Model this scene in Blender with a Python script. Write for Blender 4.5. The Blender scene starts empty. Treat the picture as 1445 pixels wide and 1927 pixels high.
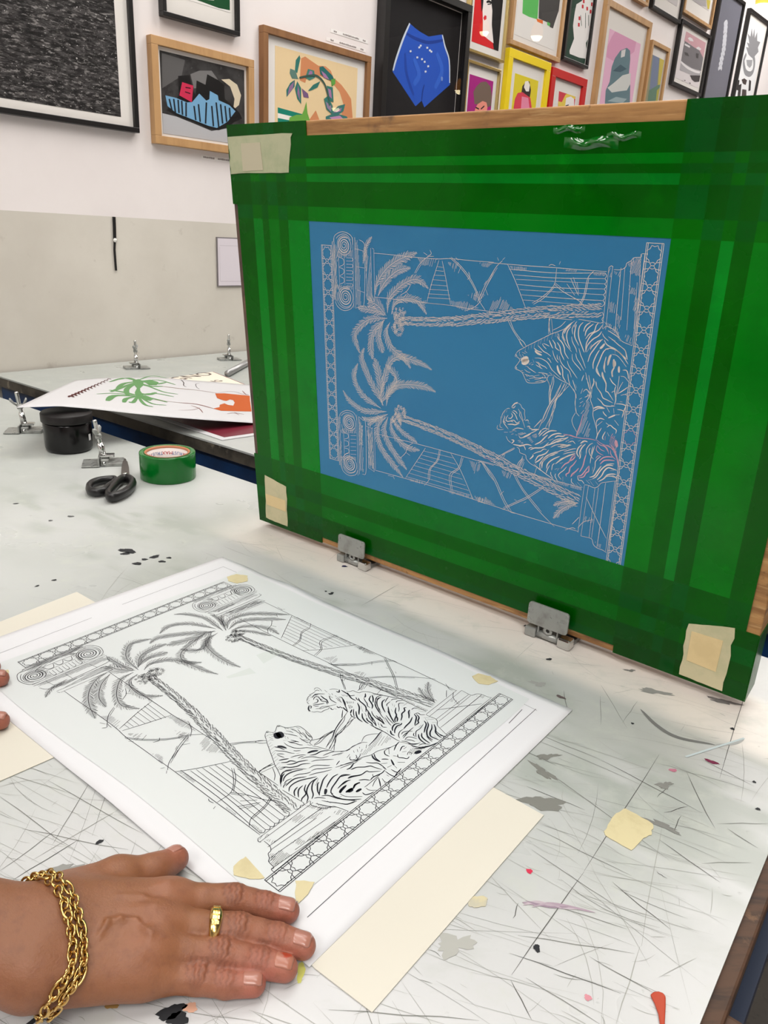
import bpy, bmesh, math, random
import numpy as np
from mathutils import Vector, Matrix
random.seed(7)
rng = np.random.default_rng(7)
SC = bpy.context.scene
COL = SC.collection
PI = math.pi
TABLE = 0.90                     # height of the printing tables
EYE = Vector((0, 0, TABLE + 0.42))

# ---------------------------------------------------------------- camera
F_PX, PITCH, ROLL = 1410.3, 0.35494777, 0.05696096
fwd = Vector((0, math.cos(PITCH), -math.sin(PITCH)))
r0 = Vector((1, 0, 0)); u0 = r0.cross(fwd)
RIGHT = r0 * math.cos(ROLL) + u0 * math.sin(ROLL)
UP = RIGHT.cross(fwd)
cam_d = bpy.data.cameras.new('camera')
cam_d.sensor_fit = 'HORIZONTAL'; cam_d.sensor_width = 36.0
cam_d.lens = 36.0 * F_PX / 1445.0
cam_d.clip_start = 0.02
cam = bpy.data.objects.new('camera', cam_d); COL.objects.link(cam)
m = Matrix((RIGHT, UP, -fwd)).transposed().to_4x4(); m.translation = EYE
cam.matrix_world = m
SC.camera = cam

# ---------------------------------------------------------------- world, exposure
SC.view_settings.view_transform = 'Standard'
SC.view_settings.look = 'None'
SC.view_settings.gamma = 1.0
SC.view_settings.use_curve_mapping = False
SC.view_settings.exposure = 0.0
world = bpy.data.worlds.new('world'); SC.world = world
world.use_nodes = True
wb = world.node_tree.nodes['Background']
wb.inputs[0].default_value = (0.93, 0.96, 1.0, 1); wb.inputs[1].default_value = 0.45
SC.cycles.max_bounces = 8
SC.cycles.diffuse_bounces = 3
SC.cycles.glossy_bounces = 3
SC.cycles.transparent_max_bounces = 12
SC.cycles.caustics_reflective = False
SC.cycles.caustics_refractive = False
SC.cycles.sample_clamp_indirect = 4.0

# ---------------------------------------------------------------- place: axes of the room
SD = Vector((0.79783668, -0.60287364, 0))      # along the printing tables
SN = Vector((0.60287364, 0.79783668, 0))       # across them, away from the photographer
W0 = Vector((-1.0894236, 2.0908646, 0))        # a point of the gallery wall
WD = Vector((0.65921696, 0.75195279, 0))       # along the gallery wall
WN = Vector((0.75195279, -0.65921696, 0))      # out of it
CEIL = 3.7
# ---------------------------------------------------------------- unseen ceiling panels, some added to brighten screen and wall
PANELS = [(-0.75, 0.15), (0.55, 0.55), (0.3, -1.3), (-0.25, 1.75), (2.2, 2.6), (-1.3, -1.5), (0.9, -2.6), (-2.9, -0.6), (3.1, 5.2), (0.75, 2.5)]
PANEL_W = [6, 6, 19, 9, 24, 28, 22, 22, 42, 16]
for (x, y), w in zip(PANELS, PANEL_W):
    ld = bpy.data.lights.new('unseen_ceiling_lamp', 'AREA'); ld.shape = 'RECTANGLE'; ld.size = 1.2; ld.size_y = 0.6
    ld.energy = w; ld.color = (1.0, 0.97, 0.93)
    lo = bpy.data.objects.new('unseen_ceiling_lamp', ld); COL.objects.link(lo)
    lo.location = (x, y, CEIL - 0.13); lo.rotation_euler = (0, 0, math.atan2(SD.y, SD.x))
# ---------------------------------------------------------------- helpers
def ray(px, py):
    return RIGHT * ((px - 722.5) / F_PX) + UP * (-(py - 963.5) / F_PX) + fwd
def at(px, py, h=0.0):
    """point at height h over the table tops that the photograph shows at px, py"""
    d = ray(px, py); return EYE + d * ((TABLE + h - EYE.z) / d.z)
def on_plane(px, py, p0, n):
    d = ray(px, py); return EYE + d * ((p0 - EYE).dot(n) / d.dot(n))
def tab(a, b, h=0.0):
    return SD * a + SN * b + Vector((0, 0, TABLE + h))
def wall(s, z, off=0.0):
    return W0 + WD * s + WN * off + Vector((0, 0, z))
def lin(c):
    return tuple(((v / 255) / 12.92 if v / 255 <= 0.04045 else ((v / 255 + 0.055) / 1.055) ** 2.4) for v in c[:3]) + (1,)

MATS = {}
def mat(name, col=(200, 200, 200), rough=0.5, metal=0.0, spec=0.5, **kw):
    if name in MATS: return MATS[name]
    m = bpy.data.materials.new(name); m.use_nodes = True
    nt = m.node_tree; b = nt.nodes['Principled BSDF']
    c = lin(col)
    b.inputs['Base Color'].default_value = c
    b.inputs['Roughness'].default_value = rough
    b.inputs['Metallic'].default_value = metal
    b.inputs['Specular IOR Level'].default_value = spec
    if 'alpha' in kw: b.inputs['Alpha'].default_value = kw['alpha']
    if 'coat' in kw: b.inputs['Coat Weight'].default_value = kw['coat']; b.inputs['Coat Roughness'].default_value = 0.08
    if 'emit' in kw:
        b.inputs['Emission Color'].default_value = lin(kw.get('ecol', col)); b.inputs['Emission Strength'].default_value = kw['emit']
    if 'sss' in kw:
        b.inputs['Subsurface Weight'].default_value = kw['sss']; b.inputs['Subsurface Scale'].default_value = 0.004
        b.inputs['Subsurface Radius'].default_value = (1.0, 0.35, 0.2)
    def N(t, **ins):
        n = nt.nodes.new(t)
        for k, v in ins.items(): n.inputs[k].default_value = v
        return n
    L = nt.links.new
    src = None
    if kw.get('attr'):
        a = nt.nodes.new('ShaderNodeVertexColor'); a.layer_name = 'pigment'; src = a.outputs[0]
    tc = nt.nodes.new('ShaderNodeTexCoord')
    def chain(vec_scale=None):
        if vec_scale is None: return tc.outputs['Object']
        mp = nt.nodes.new('ShaderNodeMapping'); mp.inputs['Scale'].default_value = vec_scale
        L(tc.outputs['Object'], mp.inputs[0]); return mp.outputs[0]
    # noises: list of (colour, scale, lo, hi, amount, stretch)
    for (c2, sc, lo, hi, amt, st) in kw.get('noise', []):
        n = N('ShaderNodeTexNoise', Scale=sc, Detail=6.0, Roughness=0.62)
        L(chain(st), n.inputs['Vector'])
        r = nt.nodes.new('ShaderNodeMapRange'); r.inputs[1].default_value = lo; r.inputs[2].default_value = hi
        r.inputs[3].default_value = 0; r.inputs[4].default_value = amt
        L(n.outputs['Fac'], r.inputs[0])
        mx = nt.nodes.new('ShaderNodeMix'); mx.data_type = 'RGBA'
        L(r.outputs[0], mx.inputs[0])
        if src is None: mx.inputs[6].default_value = c
        else: L(src, mx.inputs[6])
        mx.inputs[7].default_value = lin(c2); src = mx.outputs[2]
    if src is not None: L(src, b.inputs['Base Color'])
    if 'bump' in kw:
        sc, st, stren, dist = kw['bump']
        n = N('ShaderNodeTexNoise', Scale=sc, Detail=5.0, Roughness=0.6); L(chain(st), n.inputs['Vector'])
        bp = nt.nodes.new('ShaderNodeBump'); bp.inputs['Strength'].default_value = stren; bp.inputs['Distance'].default_value = dist
        L(n.outputs['Fac'], bp.inputs['Height']); L(bp.outputs[0], b.inputs['Normal'])
    if 'rnoise' in kw:
        sc, lo, hi = kw['rnoise']
        n = N('ShaderNodeTexNoise', Scale=sc, Detail=4.0); L(tc.outputs['Object'], n.inputs['Vector'])
        r = nt.nodes.new('ShaderNodeMapRange'); r.inputs[1].default_value = .3; r.inputs[2].default_value = .7
        r.inputs[3].default_value = lo; r.inputs[4].default_value = hi
        L(n.outputs['Fac'], r.inputs[0]); L(r.outputs[0], b.inputs['Roughness'])
    MATS[name] = m; return m
def flat(col, rough=0.6):
    return mat('print_%d_%d_%d' % tuple(col), col, rough, spec=0.2)
def glass_mat():
    if 'pane' in MATS: return MATS['pane']
    m = bpy.data.materials.new('pane'); m.use_nodes = True; nt = m.node_tree; nt.nodes.clear()
    o = nt.nodes.new('ShaderNodeOutputMaterial'); mx = nt.nodes.new('ShaderNodeMixShader')
    t = nt.nodes.new('ShaderNodeBsdfTransparent'); g = nt.nodes.new('ShaderNodeBsdfGlossy'); f = nt.nodes.new('ShaderNodeFresnel')
    g.inputs['Roughness'].default_value = 0.0; f.inputs['IOR'].default_value = 1.32
    ge = nt.nodes.new('ShaderNodeNewGeometry'); a = nt.nodes.new('ShaderNodeMath'); a.operation = 'SUBTRACT'; a.inputs[0].default_value = 1.0
    k = nt.nodes.new('ShaderNodeMath'); k.operation = 'MULTIPLY'
    nt.links.new(ge.outputs['Backfacing'], a.inputs[1]); nt.links.new(f.outputs[0], k.inputs[0]); nt.links.new(a.outputs[0], k.inputs[1])
    nt.links.new(k.outputs[0], mx.inputs[0]); nt.links.new(t.outputs[0], mx.inputs[1]); nt.links.new(g.outputs[0], mx.inputs[2])
    nt.links.new(mx.outputs[0], o.inputs[0]); MATS['pane'] = m; return m

class MB:
    """collects shapes and links them as one mesh object"""
    def __init__(self): self.v = []; self.f = []; self.mi = []; self.cur = 0; self.mats = []; self.sm = []; self.smooth = False
    def use(self, m):
        if m not in self.mats: self.mats.append(m)
        self.cur = self.mats.index(m); return self
    def add(self, vs, fs):
        o = len(self.v); self.v += [tuple(p) for p in vs]
        for f in fs: self.f.append(tuple(i + o for i in f)); self.mi.append(self.cur); self.sm.append(self.smooth)
    def frame_box(self, o, ax, ay, az, lo, hi):
        """box in the frame o, ax, ay, az between the local corners lo and hi"""
        vs = [o + ax * x + ay * y + az * z for z in (lo[2], hi[2]) for y in (lo[1], hi[1]) for x in (lo[0], hi[0])]
        self.add(vs, [(0, 2, 3, 1), (4, 5, 7, 6), (0, 1, 5, 4), (2, 6, 7, 3), (0, 4, 6, 2), (1, 3, 7, 5)])
    def box(self, lo, hi):
        self.frame_box(Vector((0, 0, 0)), Vector((1, 0, 0)), Vector((0, 1, 0)), Vector((0, 0, 1)), lo, hi)
    def prism(self, pts, n):
        """outline pts extruded by the vector n"""
        k = len(pts); a = [Vector(p) for p in pts]; b = [p + n for p in a]
        self.add(a + b, [tuple(range(k))[::-1], tuple(range(k, 2 * k))] + [(i, (i + 1) % k, k + (i + 1) % k, k + i) for i in range(k)])
    def poly(self, pts):
        self.add(pts, [tuple(range(len(pts)))])
    def tube(self, pts, r, seg=10, closed=False, flat_=1.0, upv=None):
        pts = [Vector(p) for p in pts]; n = len(pts); rr = r if hasattr(r, '__len__') else [r] * n
        vs = []
        ref = upv
        for i, p in enumerate(pts):
            t = (pts[(i + 1) % n] - pts[i - 1]) if closed else (pts[min(i + 1, n - 1)] - pts[max(i - 1, 0)])
            t.normalize()
            if ref is None: ref = Vector((0, 0, 1)) if abs(t.z) < 0.9 else Vector((1, 0, 0))
            a = t.cross(ref).normalized(); b = a.cross(t).normalized()
            if upv is None: ref = b
            for k in range(seg):
                w = 2 * PI * k / seg; vs.append(p + a * (rr[i] * math.cos(w)) + b * (rr[i] * flat_ * math.sin(w)))
        fs = []
        for i in range(n if closed else n - 1):
            j = (i + 1) % n
            for k in range(seg):
                l = (k + 1) % seg; fs.append((i * seg + k, i * seg + l, j * seg + l, j * seg + k))
        if not closed: fs += [tuple(range(seg))[::-1], tuple((n - 1) * seg + k for k in range(seg))]
        s = self.smooth; self.smooth = True; self.add(vs, fs); self.smooth = s
    def lathe(self, o, axis, prof, seg=40):
        axis = Vector(axis).normalized(); a = axis.orthogonal().normalized(); b = axis.cross(a)
        vs = []; fs = []
        for (r, h) in prof:
            for k in range(seg):
                w = 2 * PI * k / seg; vs.append(o + axis * h + (a * math.cos(w) + b * math.sin(w)) * r)
        for i in range(len(prof) - 1):
            for k in range(seg):
                l = (k + 1) % seg; fs.append((i * seg + k, i * seg + l, (i + 1) * seg + l, (i + 1) * seg + k))
        s = self.smooth; self.smooth = True; self.add(vs, fs); self.smooth = s
    def grid(self, fn, nu, nv):
        vs = [fn(i / nu, j / nv) for j in range(nv + 1) for i in range(nu + 1)]
        fs = [(j * (nu + 1) + i, j * (nu + 1) + i + 1, (j + 1) * (nu + 1) + i + 1, (j + 1) * (nu + 1) + i) for j in range(nv) for i in range(nu)]
        s = self.smooth; self.smooth = True; self.add(vs, fs); self.smooth = s
    def ribbon(self, pts, w, place, taper=0.0):
        """flat stroke in 2-D mapped by place(x, y) into the world"""
        n = len(pts)
        if n < 2: return
        P = np.array(pts, float)
        T = np.gradient(P, axis=0); T /= (np.linalg.norm(T, axis=1)[:, None] + 1e-12)
        Nn = np.stack([-T[:, 1], T[:, 0]], 1)
        s = np.linspace(0, 1, n)
        ww = w * 0.5 * (1 - taper + taper * np.sqrt(np.clip(4 * s * (1 - s), 0, 1)))
        A = P + Nn * ww[:, None]; B = P - Nn * ww[:, None]
        vs = []
        for i in range(n): vs += [place(*A[i]), place(*B[i])]
        self.add(vs, [(2 * i, 2 * i + 1, 2 * i + 3, 2 * i + 2) for i in range(n - 1)])
    def build(self, name, m=None, parent=None, base=None, bevel=0, solid=0):
        me = bpy.data.meshes.new(name)
        o0 = Vector(base) if base is not None else Vector((0, 0, 0))
        if parent is not None: o0 = world_loc(parent)
        me.from_pydata([(p[0] - o0.x, p[1] - o0.y, p[2] - o0.z) for p in self.v], [], self.f)
        ms = self.mats if self.mats else [m]
        for x in ms: me.materials.append(x)
        me.polygons.foreach_set('material_index', self.mi if self.mats else [0] * len(self.f))
        me.polygons.foreach_set('use_smooth', self.sm)
        me.update()
        ob = bpy.data.objects.new(name, me); COL.objects.link(ob)
        if parent is not None: ob.parent = parent; WLOC[ob.name] = o0
        else: ob.location = o0; WLOC[ob.name] = o0
        if bevel:
            b = ob.modifiers.new('bevel', 'BEVEL'); b.width = bevel; b.segments = 2; b.limit_method = 'ANGLE'
        return ob
WLOC = {}
def world_loc(o): return WLOC[o.name]
def empty(name, loc):
    o = bpy.data.objects.new(name, None); COL.objects.link(o); o.location = loc; WLOC[o.name] = Vector(loc); o.empty_display_size = 0.05
    return o
def tag(o, label=None, cat=None, group=None, kind=None):
    if label: o['label'] = label
    if cat: o['category'] = cat
    if group: o['group'] = group
    if kind: o['kind'] = kind
    return o
def smooth_line(pts, per=4):
    P = [np.array(p, float) for p in pts]
    if len(P) < 3: return [tuple(p) for p in P]
    out = []
    Q = [2 * P[0] - P[1]] + P + [2 * P[-1] - P[-2]]
    for i in range(1, len(Q) - 2):
        for k in range(per):
            t = k / per
            out.append(tuple(0.5 * ((2 * Q[i]) + (-Q[i - 1] + Q[i + 1]) * t + (2 * Q[i - 1] - 5 * Q[i] + 4 * Q[i + 1] - Q[i + 2]) * t * t + (-Q[i - 1] + 3 * Q[i] - 3 * Q[i + 1] + Q[i + 2]) * t ** 3)))
    out.append(tuple(P[-1])); return out
def text_mesh(txt, size, font_extrude=0.0):
    cu = bpy.data.curves.new('lettering', 'FONT'); cu.body = txt; cu.size = size; cu.align_x = 'CENTER'; cu.align_y = 'CENTER'
    cu.resolution_u = 2
    ob = bpy.data.objects.new('lettering', cu); COL.objects.link(ob)
    dg = bpy.context.evaluated_depsgraph_get(); me = bpy.data.meshes.new_from_object(ob.evaluated_get(dg))
    vs = [v.co.copy() for v in me.vertices]; fs = [tuple(p.vertices) for p in me.polygons]
    bpy.data.objects.remove(ob); bpy.data.curves.remove(cu); bpy.data.meshes.remove(me)
    return vs, fs

# ---------------------------------------------------------------- signed-distance bodies (hands, arms)
def smin(a, b, k):
    h = np.clip(0.5 + 0.5 * (b - a) / k, 0, 1)
    return b * (1 - h) + a * h - k * h * (1 - h)
def capsule(P, a, b, ra, rb, squash=None):
    a = np.array(a, np.float32); b = np.array(b, np.float32); ab = b - a
    t = np.clip(((P - a) @ ab) / (ab @ ab + 1e-12), 0, 1)
    d = P - (a + t[..., None] * ab)
    if squash is not None:
        d = d * np.array([1, 1, squash], np.float32)
    return np.sqrt((d * d).sum(-1)) - (ra + (rb - ra) * t)
def chain(P, pts, rs, k=0.004, squash=None):
    d = None
    for i in range(len(pts) - 1):
        c = capsule(P, pts[i], pts[i + 1], rs[i], rs[i + 1], squash)
        d = c if d is None else smin(d, c, k)
    return d
def surface_net(fn, lo, hi, h):
    n = [int(math.ceil((hi[i] - lo[i]) / h)) + 1 for i in range(3)]
    ax = [np.float32(lo[i]) + np.arange(n[i], dtype=np.float32) * np.float32(h) for i in range(3)]
    D = np.empty(n, np.float32)
    for i0 in range(0, n[0], 24):
        X, Y, Z = np.meshgrid(ax[0][i0:i0 + 24], ax[1], ax[2], indexing='ij')
        D[i0:i0 + 24] = fn(np.stack([X, Y, Z], -1))
    S = D < 0
    c = [S[dx:n[0] - 1 + dx, dy:n[1] - 1 + dy, dz:n[2] - 1 + dz] for dx in (0, 1) for dy in (0, 1) for dz in (0, 1)]
    tot = sum(x.astype(np.int8) for x in c)
    cells = np.argwhere((tot > 0) & (tot < 8))
    idx = -np.ones([x - 1 for x in n], np.int64); idx[tuple(cells.T)] = np.arange(len(cells))
    acc = np.zeros((len(cells), 3)); cnt = np.zeros(len(cells))
    cor = [(dx, dy, dz) for dx in (0, 1) for dy in (0, 1) for dz in (0, 1)]
    for i in range(8):
        for j in range(i + 1, 8):
            df = np.array(cor[j]) - np.array(cor[i])
            if np.abs(df).sum() != 1: continue
            a = D[tuple((cells + cor[i]).T)]; b = D[tuple((cells + cor[j]).T)]
            m = (a < 0) != (b < 0)
            t = np.where(m, a / (a - b + 1e-12), 0)
            acc += np.where(m[:, None], np.array(cor[i]) + t[:, None] * df, 0); cnt += m
    V = (cells + acc / cnt[:, None]) * h + np.array(lo)
    faces = []
    for axis in range(3):
        o1, o2 = [a for a in range(3) if a != axis]
        sl_a = [slice(None)] * 3; sl_b = [slice(None)] * 3
        sl_a[axis] = slice(0, -1); sl_b[axis] = slice(1, None)
        A, B = S[tuple(sl_a)], S[tuple(sl_b)]
        e = np.argwhere(A != B); sgn = A[tuple(e.T)]
        ok = (e[:, o1] > 0) & (e[:, o2] > 0) & (e[:, o1] < n[o1] - 1) & (e[:, o2] < n[o2] - 1)
        e = e[ok]; sgn = sgn[ok]
        q = []
        for d1, d2 in ((1, 1), (0, 1), (0, 0), (1, 0)):
            k = e.copy(); k[:, o1] -= d1; k[:, o2] -= d2; q.append(idx[tuple(k.T)])
        q = np.stack(q, 1); flip = sgn if axis != 1 else ~sgn
        q[~flip] = q[~flip][:, ::-1]
        faces.append(q)
    Fq = np.concatenate(faces); Fq = Fq[(Fq >= 0).all(1)]
    return V, Fq
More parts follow.
